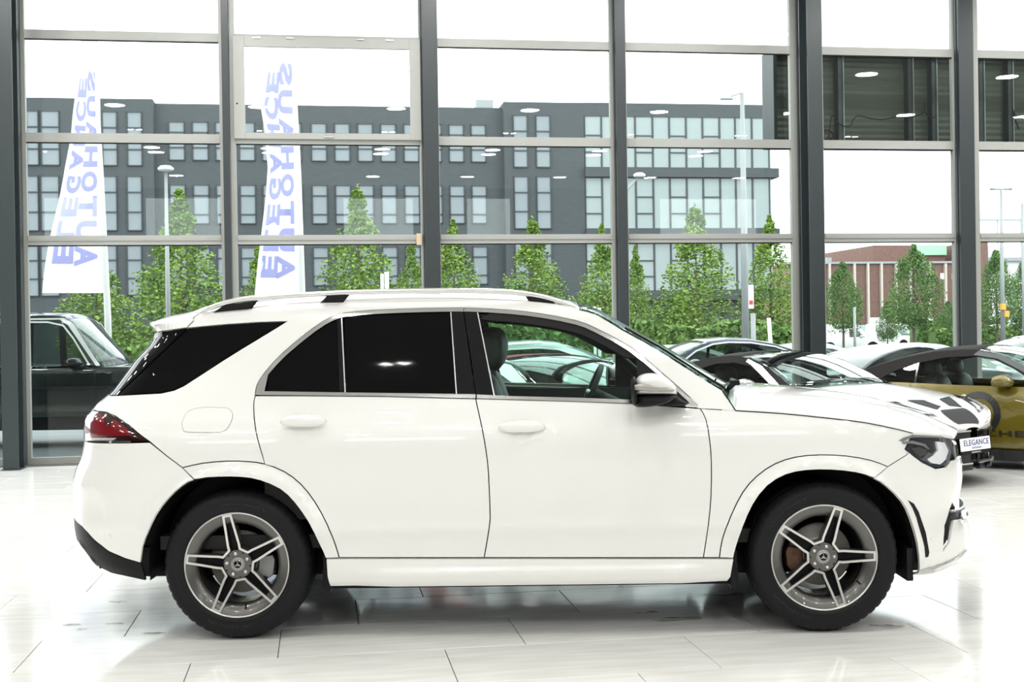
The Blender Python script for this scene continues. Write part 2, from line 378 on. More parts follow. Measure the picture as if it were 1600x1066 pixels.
xr_, _ = side(369, 885); xf_, _ = side(1289, 876); zw = .381
print('axles', xr_, xf_, side(369, 885), side(1289, 876), 'floor', gr, gf)
def table(pts, sig=.02, lo=0., hi=2.2, st=.005):
    z = np.arange(lo, hi, st); p = np.array(pts); v = np.interp(z, p[:, 0], p[:, 1]); k = np.arange(-12, 13)*st; g = np.exp(-(k/sig)**2/2); g /= g.sum()
    return z, np.convolve(np.pad(v, 12, mode='edge'), g, 'valid')
WT = table([(.18, .88), (.24, .915), (.33, .936), (.40, .942), (.50, .956), (.56, .978), (.60, .978), (.68, .971), (.80, .968), (.92, .968), (1.0, .962), (1.06, .950), (1.10, .932), (1.145, .905),
            (1.25, .865), (1.40, .800), (1.52, .745), (1.60, .706), (1.66, .672), (1.70, .635), (1.74, .57), (1.78, .45)], .016)
ZG = np.arange(.15, 1.80, .03)
XF = np.full(len(ZG), 2.38); XR = np.full(len(ZG), -2.40)
R_SG, S_SG, F_SG = 1.3, 3.4, 1.4
R_A, F_A = .55, .95
def ra_(z): return np.interp(z, [1.0, 1.25], [R_A, .30])
def arch(x, z, xc):
    r = np.hypot(x-xc, z-zw-.01); up = np.clip((z-.33)/.2, 0, 1)
    return .020*np.exp(-((r-.455)/.042)**2)*up
def dent(x, z, xc, zc):
    return -.016*np.exp(-(((x-xc)/.100)**2+((z-zc)/.034)**2)**1.6)
CRZ = np.array([side(178, 832, -.86), side(174, 805, -.86), side(164, 775, -.86), side(150, 748, -.86)])
HND = [side(473.5, 661), side(815.5, 670)]
def P(sg, z):                              # along the side sg = x + 3
    sg, z = np.broadcast_arrays(np.asarray(sg, float), np.asarray(z, float))
    w = np.interp(z, WT[0], WT[1]); xf = np.interp(z, ZG, XF); xr = np.interp(z, ZG, XR)
    RA = ra_(z); x1 = xf-F_A; x0 = xr+RA
    x = np.clip(sg-3, x0, x1); y = w*np.ones_like(x)
    a = np.clip((sg-3-x1)/F_SG, 0, 1); th = PI/2*a**1.12
    x = np.where(a > 0, x1+F_A*np.sin(th)**(2/2.5), x); y = np.where(a > 0, w*np.maximum(np.cos(th), 1e-9)**(2/2.25), y)
    a = np.clip((x0-sg+3)/R_SG, 0, 1); th = PI/2*a**1.12
    x = np.where(a > 0, x0-RA*np.sin(th)**(2/2.6), x); y = np.where(a > 0, w*np.maximum(np.cos(th), 1e-9)**(2/2.6), y)
    # the cabin gets narrower towards the tail
    k = np.clip((z-1.12)/.25, 0, 1)*np.clip((-.9-x)/1.1, 0, 1); y = y*(1-.10*k)
    k = np.clip((z-1.14)/.3, 0, 1)*np.clip((x-.3)/.9, 0, 1); y = y*(1-.02*k)
    b = arch(x, z, xr_)+arch(x, z, xf_)
    xl = np.interp(z, CRZ[:, 1], CRZ[:, 0]); b = b-.016/(1+np.exp(np.clip(-(xl-x)/.009, -40, 40)))*np.clip((z-.50)/.05, 0, 1)*np.clip((.80-z)/.10, 0, 1)
    for hx, hz in HND: b = b+dent(x, z, hx, hz-.012)
    return np.stack([x, -(y+b*(y > .5)), z], -1)
def N(sg, z, e=.004):
    a = P(sg+e, z)-P(sg-e, z); b = P(sg, z+e)-P(sg, z-e)
    n = np.cross(a, b); n /= np.linalg.norm(n, axis=-1, keepdims=True)+1e-12
    return n
def S2(s, z):                                # s: 0 = middle of the tail ... 1.3, 4.7 ... 6.1 = middle of the nose
    return (float(np.interp(z, ZG, XR)+ra_(z))+3-R_SG+s) if s < 3 else (float(np.interp(z, ZG, XF))-F_A+3+s-4.7)
def pick(px, py):
    x, z = side(px, py, -.93); lo = S2(.15, z); hi = S2(5.9, z)
    sg = min(max(x+3, S2(.5, z)), S2(5.6, z))
    q = np.array([sg, z])
    for it in range(25):
        def f(q): return np.array(proj(P(q[0], q[1])))
        r = f(q)-np.array([px, py])
        if abs(r).max() < .05: break
        J = np.array([(f(q+np.array(h))-f(q-np.array(h)))/(2*2e-3) for h in ((2e-3, 0), (0, 2e-3))]).T
        st = np.linalg.lstsq(J, -r, rcond=.02)[0]; q = q+np.clip(st, -.12, .12); q[0] = min(max(q[0], S2(.15, q[1])), S2(5.95, q[1])); q[1] = min(max(q[1], .16), 1.79)
    return (float(q[0]), float(q[1]))
# silhouettes traced in the photograph (top to bottom)
SIL_R = [(315, 486.5), (277, 492.6), (252, 501), (234.5, 508.5), (246.4, 519.5), (231.7, 541.5), (214, 559.2), (193.7, 587), (170, 618), (154.5, 627.6), (145.6, 639), (138, 645.5), (131.7, 658), (130.2, 673), (131.7, 689), (127, 715), (117, 737), (113.4, 754), (114.4, 776), (115, 801), (114, 811), (115, 825), (119, 845), (134, 871), (160, 890), (200, 903)]
SIL_F = [(1493, 674), (1497, 688), (1501, 706), (1504, 724), (1504.5, 745), (1501, 768), (1497, 782), (1498, 792), (1506, 803), (1512, 813), (1515.5, 829), (1515.5, 857), (1511, 867), (1485, 879), (1459, 890), (1434, 899)]
sgF = np.linspace(4.7, 6.09, 60)-4.7+3-F_A; sgR = np.linspace(.01, R_SG, 60)+3-R_SG
for it in range(14):
    for i, z in enumerate(ZG):
        pf = P(sgF+XF[i], z); d = pf-EYE; dz = d@LFW; X = 800+F*(d@LRT)/dz; Y = 533-F*(d@LUP)/dz; k = X.argmax()
        p = np.array(sorted(SIL_F, key=lambda q: q[1])); XF[i] += .8*(np.interp(Y[k], p[:, 1], p[:, 0])-X[k])*dz[k]/F if Y[k] > 670 else 0
        pf = P(sgR+XR[i]+ra_(z), z); d = pf-EYE; dz = d@LFW; X = 800+F*(d@LRT)/dz; Y = 533-F*(d@LUP)/dz; k = X.argmin()
        p = np.array(sorted(SIL_R, key=lambda q: q[1])); XR[i] += .8*(np.interp(Y[k], p[:, 1], p[:, 0])-X[k])*dz[k]/F
    j = np.where(ZG > .93)[0][0]; XF[j:] = XF[j-1]
XF[:] = np.convolve(np.pad(XF, 1, mode='edge'), [.2, .6, .2], 'valid')
k = ZG > 1.66; XR[k] = np.minimum(XR[k], -1.62)
print('XF', XF.round(2)); print('XR', XR.round(2))

CAR = empty('car', CLOC, CYAW)
tag(CAR, 'large white SUV with silver roof rails standing in the middle of the showroom', 'car')
_pc = {}
def pk(a, b):
    k = (round(a, 2), round(b, 2))
    if k not in _pc: _pc[k] = pick(a, b)
    return _pc[k]
def poly(pts):
    out = []
    for i, p in enumerate(pts):
        out.append((S2(p[1], p[2]), p[2]) if p[0] == 's' else pk(p[0], p[1]))
        q = pts[(i+1) % len(pts)]
        if p[0] == 's' and q[0] == 's' and abs(p[2]-q[2]) > .02:
            k = int(abs(p[2]-q[2])/.02)
            for j in range(1, k+1):
                t = j/(k+1); z_ = p[2]+(q[2]-p[2])*t; out.append((S2(p[1]+(q[1]-p[1])*t, z_), z_))
        if p[0] != 's' and q[0] != 's':
            L = math.hypot(q[0]-p[0], q[1]-p[1]); k = int(L/22)
            for j in range(1, k+1):
                t = j/(k+1); out.append(pk(p[0]+(q[0]-p[0])*t, p[1]+(q[1]-p[1])*t))
    return out
def shrink(q, g):
    if g <= 0: return q
    q = [Vector(p) for p in q]; n = len(q); A = sum(q[i].x*q[(i+1) % n].y-q[(i+1) % n].x*q[i].y for i in range(n)); sgn = 1 if A > 0 else -1
    out = []
    for i in range(n):
        a, b, c = q[i-1], q[i], q[(i+1) % n]; e1 = (b-a); e2 = (c-b)
        if e1.length < 1e-6 or e2.length < 1e-6: out.append(b); continue
        e1.normalize(); e2.normalize(); n1 = Vector((-e1.y, e1.x))*sgn; n2 = Vector((-e2.y, e2.x))*sgn; m = n1+n2
        if m.length < .3: out.append(b+n1*g); continue
        m.normalize(); out.append(b+m*(g/max(m.dot(n1), .5)))
    return out
def resample(q, h):
    out = []; n = len(q)
    for i in range(n):
        a, b = Vector(q[i]), Vector(q[(i+1) % n]); k = max(1, int(math.ceil((b-a).length/h)))
        out += [a.lerp(b, j/k) for j in range(k)]
    return out
def smooth_line(pts, n=4):
    """Catmull-Rom through pixel points"""
    p = [np.array(a, float) for a in pts]; out = []
    for i in range(len(p)-1):
        a = p[i-1] if i else 2*p[0]-p[1]; b, c = p[i], p[i+1]; d = p[i+2] if i+2 < len(p) else 2*p[-1]-p[-2]
        for k in range(n):
            t = k/n; out.append(tuple(.5*((2*b)+(-a+c)*t+(2*a-5*b+4*c-d)*t*t+(-a+3*b-3*c+d)*t**3)))
    return out+[tuple(p[-1])]
def inside(pt, q):
    x, y = pt; c = False; n = len(q)
    for i in range(n):
        a, b = q[i-1], q[i]
        if (a[1] > y) != (b[1] > y) and x < (b[0]-a[0])*(y-a[1])/(b[1]-a[1])+a[0]: c = not c
    return c
def panel(name, pts, m, parent=None, off=0., thick=.014, gap=.0028, h=.035, both=True, raw=False, fn=None, rim=None, surf=None):
    """a body panel: an outline on the body surface, filled, given thickness and mirrored to the far side"""
    SP, SN = surf or (P, N)
    q = shrink(pts if raw else poly(pts), gap); q = resample(q, h*.8)
    g = [p for i, p in enumerate(q) if (Vector(p)-Vector(q[i-1])).length > 5e-4]; q = g
    xs = [p[0] for p in q]; ys = [p[1] for p in q]
    extra = []
    for i, x in enumerate(np.arange(min(xs)+h*.5, max(xs), h)):
        for y in np.arange(min(ys)+h*.5+(h*.5 if i % 2 else 0), max(ys), h):
            if inside((x, y), q) and min((Vector(p)-Vector((x, y))).length for p in q) > h*.45: extra.append(Vector((x, y)))
    n = len(q); vs, es, fs, *_ = delaunay_2d_cdt([Vector(p) for p in q]+extra, [(i, (i+1) % n) for i in range(n)], [], 1, 1e-6)
    S = np.array([(v.x, v.y) for v in vs]); Pn = SP(S[:, 0], S[:, 1]); Nn = SN(S[:, 0], S[:, 1])
    o = off if fn is None else off+fn(S[:, 0], S[:, 1])
    V = Pn+Nn*(o if np.isscalar(o) else np.asarray(o)[:, None])
    fs = [f for f in fs if len(f) == 3]
    fo = []
    for f in fs:
        a, b, c = V[f[0]], V[f[1]], V[f[2]]; nn = np.cross(b-a, c-a)
        fo.append(tuple(f) if nn@Nn[f[0]] > 0 else tuple(f)[::-1])
    cnt = {}
    for f in fo:
        for i in range(3): e = (f[i], f[(i+1) % 3]); cnt[e] = 1
    bd = [e for e in cnt if (e[1], e[0]) not in cnt]
    nv = len(V); ring = sorted({i for e in bd for i in e}); r1 = {v: nv+i for i, v in enumerate(ring)}; r2 = {v: nv+len(ring)+i for i, v in enumerate(ring)}
    V2 = np.concatenate([V, V[ring], V[ring]-Nn[ring]*thick]) if thick else V
    f2 = [(r1[b], r1[a], r2[a], r2[b]) for a, b in bd] if thick else []
    objs = []
    for sgn in ((1, -1) if both else (1,)):
        VV = V2.copy(); F1 = fo; F2 = f2
        if sgn < 0: VV[:, 1] *= -1; F1 = [f[::-1] for f in fo]; F2 = [f[::-1] for f in f2]
        me = bpy.data.meshes.new(name); me.from_pydata(VV.tolist(), [], F1+F2); me.update()
        me.polygons.foreach_set('use_smooth', [True]*len(F1)+[False]*len(F2))
        nn = np.zeros((len(VV), 3)); nn[:nv] = Nn
        if sgn < 0: nn[:, 1] *= -1
        if fn is None: me.normals_split_custom_set_from_vertices(nn.tolist())   # zero keeps the automatic normal
        o_ = link(name, me, m, parent or CAR); objs.append(o_)
    return objs
def band(line_a, line_b): return list(line_a)+list(line_b)[::-1]
def off_line(line, d):
    out = []
    for i, p in enumerate(line):
        a = np.array(line[max(i-1, 0)]); b = np.array(line[min(i+1, len(line)-1)]); t = (b-a)/np.linalg.norm(b-a)
        out.append((p[0]-t[1]*d, p[1]+t[0]*d))
    return out
def inflate(name, out, yc, half, m, parent, rings=7, pw=.5, back=True, sx_=1., raw=False, rot=None, flat=0.):
    """a cushion shape: outline in the car's side plane, thickness grows from the rim to the middle"""
    q = out if raw else [side(p[0], p[1], yc) for p in out]
    c = np.mean(q, 0); V = []; F_ = []; n = len(q)
    lv = [(-1, i/rings) for i in range(rings)]+[(0, 1.)]+[(1, i/rings) for i in range(rings-1, -1, -1)] if back else [(-1, i/rings) for i in range(rings)]+[(0, 1.)]
    for sd, k in lv:
        sc = k if k > 0 else 0.02
        hh = half*max(0, 1-max(0, (k-flat)/(1-flat))**2.2)**pw
        for p in q: V.append((c[0]+(p[0]-c[0])*sc, yc+sd*hh, c[1]+(p[1]-c[1])*sc))
    L = len(lv)
    for a in range(L-1):
        for i in range(n): F_.append((a*n+i, a*n+(i+1) % n, (a+1)*n+(i+1) % n, (a+1)*n+i))
    F_.append(tuple(range(n))[::-1]); F_.append(tuple((L-1)*n+i for i in range(n)))
    mb = MB().add(V, F_, True); return mb.build(name, m, parent, fixn=True)
def two(fn):                                  # build on the near side and a mirrored copy on the far side
    o = fn(); 
    def mir(o, par):
        me = o.data.copy()
        n = len(me.vertices); co = np.empty(n*3); me.vertices.foreach_get('co', co); co = co.reshape(-1, 3); co[:, 1] *= -1; me.vertices.foreach_set('co', co.ravel()); me.flip_normals(); me.update()
        c = bpy.data.objects.new(o.name.split('.')[0], me); COL.objects.link(c); c.parent = par
        for ch in o.children: mir(ch, c)
        return c
    mir(o, o.parent); return o
# ------------------------------------------------------------------ traced lines
roofline = smooth_line([(315.3, 489), (353, 484.5), (394, 480.7), (440, 475.8), (500, 472), (536, 470), (600, 467.5), (663.7, 466.2), (740, 466.8), (821, 470.7), (850, 474), (879, 478.6), (905, 484.3)], 2)
pillar = smooth_line([(905, 484.3), (932.5, 492), (972, 515.5), (1024, 544.5), (1048, 559.5), (1084, 582.5), (1110, 599), (1128, 609.8)], 2)
frame_o = smooth_line([(399, 617.5), (401.5, 602.3), (414, 582), (442, 551.6), (480, 520), (495.7, 508.7), (514, 497.5), (537.7, 489.5), (585, 484.8), (663.7, 482), (716.2, 481.2), (742.5, 481.7), (795, 484.6), (847.5, 490.9), (900, 501.3), (932.5, 514), (985, 542.9), (1027, 577), (1063.7, 608.5), (1090, 632.5)], 2)
iB = next(i for i, p in enumerate(frame_o) if p[0] > 724)
belt_t = [(400.5, 612.2), (480, 612.4), (600, 613.8), (700, 616), (800, 619.5), (900, 622.0), (990, 625.4), (1090, 632)]
belt_b = [(399, 618.2), (480, 618.6), (600, 619.6), (742, 623), (800, 624.6), (900, 627.6), (990, 631), (1094, 638.7)]
flareR_o = smooth_line([(285, 731), (317, 724), (355, 720.8), (387, 721.5), (414.2, 725.3), (444.5, 737.4), (470, 756.6), (492.3, 785), (511.5, 820.3), (524.3, 852.2), (530, 871.6)], 2)
archR = smooth_line([(219.6, 880), (222.8, 855), (230.8, 833), (243.5, 804.4), (262.7, 778.9), (283, 760), (303.5, 749.5), (342.4, 745.6), (377.5, 745.8), (406.2, 750.8), (438, 764.5), (460.4, 785.3), (482.8, 817), (498.7, 849), (509.5, 872.5)], 2)
flareF_o = smooth_line([(1124, 871.6), (1128.7, 842.7), (1141.5, 807.6), (1160.6, 769.3), (1183, 743.8), (1211.6, 724.7), (1243.5, 714.4), (1281.8, 711), (1323.3, 712.9), (1361.6, 719.9), (1387, 729.5)], 2)
archF = smooth_line([(1146, 872), (1150, 855), (1160.6, 823.5), (1176.6, 788.5), (1198.9, 759.7), (1227.6, 742.2), (1259.5, 735.2), (1297.8, 734.2), (1336, 738.5), (1366, 747.5), (1387, 761.3), (1409.4, 784), (1422.2, 809), (1433.3, 849), (1436.5, 884), (1434, 899)], 2)
gapR = smooth_line([(398.4, 620), (396.4, 632.7), (397.7, 658), (402.5, 686), (414.2, 725.3)], 3)
gapB = smooth_line([(743.6, 623), (745, 632), (753, 668), (759.5, 705), (763.3, 740), (765.7, 800), (765.5, 815), (762, 840), (756.5, 871.6)], 2)
gapF = smooth_line([(1094.5, 638.7), (1103, 655.7), (1108.4, 685), (1111.5, 721.5), (1111, 775.7), (1106.4, 823.5), (1099, 871.6)], 2)
shut = smooth_line([(1090.5, 638.5), (1149, 642), (1221, 646.5), (1300, 654.4), (1353, 661.0), (1402, 671), (1426, 677.3)], 2)
nF = len(flareF_o)
# ------------------------------------------------------------------ lower body
fd = panel('front_door', [p for p in belt_b if p[0] > 745 and p[0] < 1093]+[(1094, 638.7)]+gapF[1:]+gapB[::-1], M['paint'])
rd = panel('rear_door', [p for p in belt_b if 400 < p[0] < 742]+[(743, 623.2)]+gapB[1:]+[p for p in flareR_o[::-1] if p[0] > 414]+gapR[::-1][:-1]+[(399, 618.4)], M['paint'])
qp = panel('rear_quarter_panel', [(170, 618.5), (183.6, 618.2), (252, 614.5), (272.3, 610), (287.5, 603), (315.3, 585), (348.3, 563.5), (378.7, 544.5), (448.5, 502.3), (404, 503.7), (353.3, 507), (293, 512.5), (315.3, 489)]+roofline[1:]+pillar[1:]+[(1148, 641.4), (1090.5, 638.5)]+frame_o[::-1][1:]+gapR[2:]+[p for p in flareR_o[::-1] if p[0] < 414]+[(259.5, 711.9), (234.3, 690.7), (219, 679.5), (201.3, 664.3), (181, 650.4), (165.9, 644), (150.7, 642.3), (146, 640), (154.5, 628)], M['paint'])
fl = panel('rear_wheel_arch', flareR_o+[(509.5, 872)]+[p for p in archR[::-1] if p[0] > 305]+[(303.5, 749.5)], M['paint'], off=.004)
fe = panel('front_fender', shut+[(1414, 701.7), (1419, 709.5), (1387, 729.5)]+flareF_o[::-1][1:]+gapF[::-1], M['paint'])
fl2 = panel('front_wheel_arch', flareF_o+[(1366, 747.5)]+[p for p in archF[::-1] if p[0] < 1360], M['paint'], off=.004)
zl = pick(134, 690)[1]
rb = panel('rear_bumper', [(234.3, 691.3), (259.5, 711.9), (285, 731), (303.5, 749.5)]+[p for p in archR[::-1] if p[0] < 303]+[(195.7, 873), (170, 861.8), (147.8, 844.3), (128.7, 823.5), ('s', .55, pick(122, 812)[1]), ('s', .004, .545), ('s', .004, zl), ('s', .6, zl)], M['paint'], both=True)
dfz = pick(125, 826)[1]
panel('diffuser', [(219.6, 880), (195.7, 874), (170, 862.8), (147.8, 845.3), (128.7, 824.5), ('s', .55, pick(122, 812)[1]), ('s', .004, .540), ('s', .004, .36), (145, 876), (154.2, 887.3), (173.4, 897), (227.6, 908.5)], M['black'], off=-.004)
fb = panel('front_bumper', [(1419, 709.5), (1414.5, 703), (1440.4, 722.5), (1461.5, 732.4), (1477, 730.3), (1486.5, 719.8), ('s', 5.75, pick(1486, 719)[1]), ('s', 6.096, .80), ('s', 6.096, .56), ('s', 5.6, .57), (1488, 786), (1476, 822), (1473.5, 861.5), (1483.5, 848), (1489.5, 812), ('s', 5.75, .505), ('s', 6.096, .50), ('s', 6.096, .285), ('s', 5.5, .27), (1459, 889.5), (1434, 898.5)]+[p for p in archF[::-1] if p[0] > 1362]+[(1366, 747.5), (1387, 729.5)], M['paint'])
panel('lower_grille', [(1488, 786), (1476, 822), (1473.5, 861.5), (1483.5, 848), (1489.5, 812), ('s', 5.75, .505), ('s', 6.096, .50), ('s', 6.096, .56), ('s', 5.6, .57)], M['black'], off=-.02, gap=0)
for za, zb_, px0 in ((.575, .560, 5.52), (.520, .507, 5.56)):
    panel('chrome_blade', [('s', px0, za), ('s', 6.096, za), ('s', 6.096, zb_), ('s', px0, zb_)], M['chrome'], off=.022, thick=.03, gap=0)
panel('chrome_lip', [('s', 5.1, .275), ('s', 5.3, .30), ('s', 5.6, .345), ('s', 6.096, .35), ('s', 6.096, .32), ('s', 5.6, .31), ('s', 5.3, .27)], M['chrome'], off=.012, thick=.014, gap=0)
panel('front_grille', [('s', 5.55, .90), ('s', 6.096, .905), ('s', 6.096, .62), ('s', 5.75, .62)], M['gloss_black'], off=-.012, gap=0)
panel('grille_bar', [('s', 5.62, .79), ('s', 6.096, .79), ('s', 6.096, .755), ('s', 5.62, .755)], M['chrome'], off=.001, gap=0)
panel('air_curtain', [(1418.5, 781.9), (1427.3, 787), (1435, 800), (1445.7, 831.8), (1451.5, 863.3), (1450, 870), (1446, 871.2), (1444.5, 855), (1439, 834.4), (1431.2, 808), (1425, 793)], M['black'], off=.003, thick=.01, gap=0)
sk = panel('side_skirt', [(510, 873), (530, 872.6), (760, 872.6), (1000, 872.8), (1146, 872.8), (1141, 900), (1136, 908.2), (1000, 909.8), (800, 912.2), (560, 915.2), (516.3, 916.2), (512, 900)], M['paint'], gap=.002,
          fn=lambda s_, z: .012+.020*np.clip((.365-z)/.03, 0, 1)*np.clip((s_-2.10)/.22, 0, 1)*np.clip((3.98-s_)/.2, 0, 1)-.05*np.clip((.285-z)/.10, 0, 1)**1.0, thick=.05, h=.014)
panel('fuel_flap', [(p[0], p[1]) for p in smooth_line([(284, 661), (286.2, 672), (295, 675.7), (340, 675.7), (353, 672), (361, 660), (364, 648), (358.5, 639.5), (348, 637.2), (312, 637.2), (292.5, 644.5), (284, 661)], 3)[:-1]], M['black'], off=.0008, thick=.004, gap=-.0012, h=.02)
panel('fuel_flap_lid', [(p[0], p[1]) for p in smooth_line([(284, 661), (286.2, 672), (295, 675.7), (340, 675.7), (353, 672), (361, 660), (364, 648), (358.5, 639.5), (348, 637.2), (312, 637.2), (292.5, 644.5), (284, 661)], 3)[:-1]], M['paint'], off=.0016, thick=.004, gap=.0016, h=.02)
for c_, r_ in (((169.6, 838.8), 4), ((1456.8, 842), 3.4)):
    pts = [(c_[0]+r_*math.cos(a)*.9, c_[1]+r_*math.sin(a)) for a in np.linspace(0, 2*PI, 14)[:-1]]
    panel('parking_sensor', pts, M['paint_in'], off=.0006, thick=.003, gap=-.0008, h=.01); panel('parking_sensor', pts, M['paint'], off=.0014, thick=.003, gap=.001, h=.01)
# tailgate and rear middle
panel('tailgate', [('s', .004, zl+.004), ('s', .6, zl+.004), ('s', .62, pick(146, 640)[1]), (156, 628), (171, 618.6), ('s', .004, pick(172, 617)[1])], M['paint'])
panel('rear_window', [('s', .004, pick(172, 616)[1]+.004), (171, 617.6), (182, 617.8), (292, 513), (246.6, 519.6), ('s', .004, pick(248, 520)[1])], M['privacy'], gap=.001)
panel('quarter_window', [(184, 617.3), (252, 613.4), (272.3, 608.9), (287.5, 602), (315.3, 584.2), (348.3, 562.7), (378.7, 543.7), (447, 502.8), (404, 504.4), (353.3, 507.6), (294, 513.2)], M['privacy'], off=-.002, gap=.0015)
panel('spoiler', [(234.6, 508.6), (246.5, 518.9), (292.5, 512.2), (315, 488.6), (296, 490.2), (277.3, 494.0), (252, 502.4)], M['paint'], gap=.002, off=.003)
# lamps
TL_ = [(133.5, 689), (131.5, 673), (133, 658), (138.6, 646.5), (150.7, 642.9), (165.9, 644.6), (181, 651), (201.3, 664.9), (219, 680), (233.5, 690)]
tl = panel('tail_lamp', [(136, 689.2)]+[('s', .40, zl+.006), ('s', .42, pick(146, 643)[1])]+TL_[4:], M['dark_lamp'], gap=.002, off=.001)
panel('tail_lamp_red', [(135, 676), (137, 660), (143, 649), (156, 646.5), (163, 652), (166, 664), (172, 668), (178, 656), (190, 663), (200, 672), (206, 681), (186, 681.5), (160, 682), (136, 682)], M['red_lamp'], tl[0], off=.005, gap=.0, h=.02, both=False, thick=.006)
panel('tail_lamp_clear', [(135, 683.5), (160, 684), (183, 684.2), (178, 688), (136, 687.6)], M['clear_lamp'], tl[0], off=.006, gap=0, h=.02, both=False, thick=.006)
HL = smooth_line([(1402.6, 689.6), (1410, 683), (1426, 678.3), (1458.8, 680.0), (1488, 684.0), (1488.5, 700), (1484, 717), (1476, 728.3), (1461.5, 731), (1447, 725.5), (1440.4, 721.3), (1414, 701.5), (1402.6, 689.6)], 2)[:-1]
hl = panel('headlight', HL, M['lamp_dark'], gap=.001, off=-.006, thick=.02)
panel('lamp_trim', [(1404, 688.5), (1412, 684), (1426, 680), (1440, 680.6), (1470, 682), (1470, 684.5), (1440, 683.5), (1424, 684), (1410, 690)], M['satin'], hl[0], off=.003, gap=0, h=.02, both=False)
panel('lamp_reflector', [(1424, 701), (1436, 699), (1446, 703), (1446, 709), (1438, 714), (1431, 709)], M['rim_grey'], hl[0], off=.003, gap=0, h=.02, both=False)
panel('lamp_reflector', [(1462, 690), (1476, 692), (1481, 704), (1477, 718), (1468, 726), (1456, 724), (1448, 718), (1457, 712), (1465, 704)], M['led'], hl[0], off=.004, gap=0, h=.02, both=False)
panel('lamp_reflector', [(1441, 716), (1450, 707), (1458, 710), (1452, 719), (1447, 721)], M['chrome'], hl[0], off=.003, gap=0, h=.02, both=False)
panel('lamp_trim', [(1409, 690), (1426, 689), (1445, 694), (1452, 702), (1444, 697), (1424, 693), (1410, 694)], M['satin'], hl[0], off=.003, gap=0, h=.02, both=False)
panel('lamp_trim', [(1471, 683.5), (1474.5, 684), (1485, 706), (1480, 726), (1476.5, 727), (1481, 706)], M['chrome'], hl[0], off=.006, gap=0, h=.02, both=False)
panel('lamp_glass', HL, M['clear'], hl[0], gap=.001, off=.008, thick=.0, both=False)
# ------------------------------------------------------------------ side windows
fi = off_line(frame_o, 6.6); fo_ = off_line(frame_o, .8)
def seg(line, a, b): return [p for p in line if a <= p[0] <= b]
panel('window_trim', [(399.4, 617.9)]+fo_[1:iB]+[(724, 481.9), (724, 488.0)]+[p for p in fi[:iB][::-1] if p[0] > 416 and p[1] < 606]+[(413.5, 612.2), (743, 616.6), (743, 623)]+[p for p in belt_b[::-1] if 400 < p[0] < 740], M['chrome'], off=.005, gap=0, h=.02, thick=.012)
panel('window_trim', [(725, 481.9)]+fo_[iB+1:-1]+[(1089, 632), (1078, 631.6)]+[p for p in fi[iB:][::-1] if 725 < p[0] < 1074]+[(725, 488)], M['chrome'], off=.005, gap=0, h=.02, thick=.012)
panel('window_trim', [p for p in belt_t if p[0] > 745]+[(1090, 632.4), (1090, 637.2)]+[p for p in belt_b[::-1] if 745 < p[0] < 1090]+[(745, 623), (745, 617)], M['chrome'], off=.005, gap=0, h=.02, thick=.012)
fi2 = off_line(frame_o, 6.2)
panel('pillar_cover', [(705, 488.2), (723.6, 488), (742.8, 616.6), (713.4, 615.8)], M['gloss_black'], off=.002, gap=.0, h=.03)
panel('pillar_cover', [(725.2, 488), (745.6, 488.6), (771.4, 617.6), (744.6, 616.8)], M['gloss_black'], off=.002, gap=.0, h=.03)
rw = panel('rear_door_window', [(537.5, 495.8)]+seg(fi2, 540, 703)+[(704, 488), (712.6, 616), (540.6, 613)], M['privacy'], off=-.003, gap=0)
panel('small_rear_window', [(416, 612.3), (419, 600)]+[p for p in seg(fi2, 416, 526.4) if p[1] < 600]+[(526.4, 499), (529.8, 612.6)], M['privacy'], off=-.003, gap=0)
panel('window_divider', [(527, 498.5), (533, 495.9), (538.6, 612.9), (530.2, 612.6)], M['gloss_black'], off=.001, gap=0)
panel('window_divider_trim', [(533, 496.5), (534.8, 496), (540.4, 613), (538.6, 613)], M['satin'], off=.004, gap=0, thick=.006)
panel('window_divider_trim', [(703.6, 488.2), (705.2, 488.2), (714.0, 616), (712.4, 616)], M['satin'], off=.003, gap=0, thick=.006)
panel('window_divider_trim', [(745.4, 488.8), (747.2, 489.0), (773.0, 617.8), (771.2, 617.6)], M['satin'], off=.003, gap=0, thick=.006)
fi3 = off_line(frame_o, 18)
panel('window_seal', [p for p in fi2 if 746 < p[0] < 1082]+[(1082, 632), (998.6, 626), (994.5, 560)]+[p for p in fi3[::-1] if 747.8 < p[0] < 990]+[(747.6, 498)], M['black'], off=-.001, gap=0, h=.03)
panel('mirror_base', [(995.3, 563), (1005, 566)]+[p for p in fi3 if 1006 < p[0] < 1062]+[(1066, 630), (999, 626)], M['black'], off=.001, gap=0)
gl = panel('front_door_window', [(747.2, 497)]+[p for p in fi3 if 748 < p[0] < 992]+[(995, 561), (998.5, 626), (900, 622.4), (800, 620), (772.5, 618.5)], M['glass'], off=-.006, gap=0, thick=0)
# black inner shell behind the gaps
low = [p for p in archR if p[0] > 232]
panel('inner_shell', [(200, 690), (205, 800)]+[(p[0], p[1]) for p in archR if p[0] > 238]+[(512, 874), (518, 908), (1134, 900)]+[p for p in archF if p[0] < 1425]+[(1428, 888), (1470, 870), (1475, 760), (1478, 735), (1474, 700), (1420, 682), (1353, 664), (1221, 650), (1124, 643), (900, 630), (742, 626), (399, 622), (300, 620), (215, 625)], M['black'], off=-.028, gap=0, thick=0, h=.06)
panel('inner_shell', [(1092, 634)]+[(p[0]+2, p[1]-1) for p in frame_o[::-1] if 400 < p[0] < 1088]+[(398, 622), (392, 700), (330, 718), (270, 700), (215, 660), (190, 622)]+[(300, 602), (385, 546), (450, 506), (460, 498)]+[(p[0], p[1]+4) for p in roofline if p[0] > 465]+[(p[0]-4, p[1]+4) for p in pillar], M['black'], off=-.022, gap=0, thick=0, h=.06)
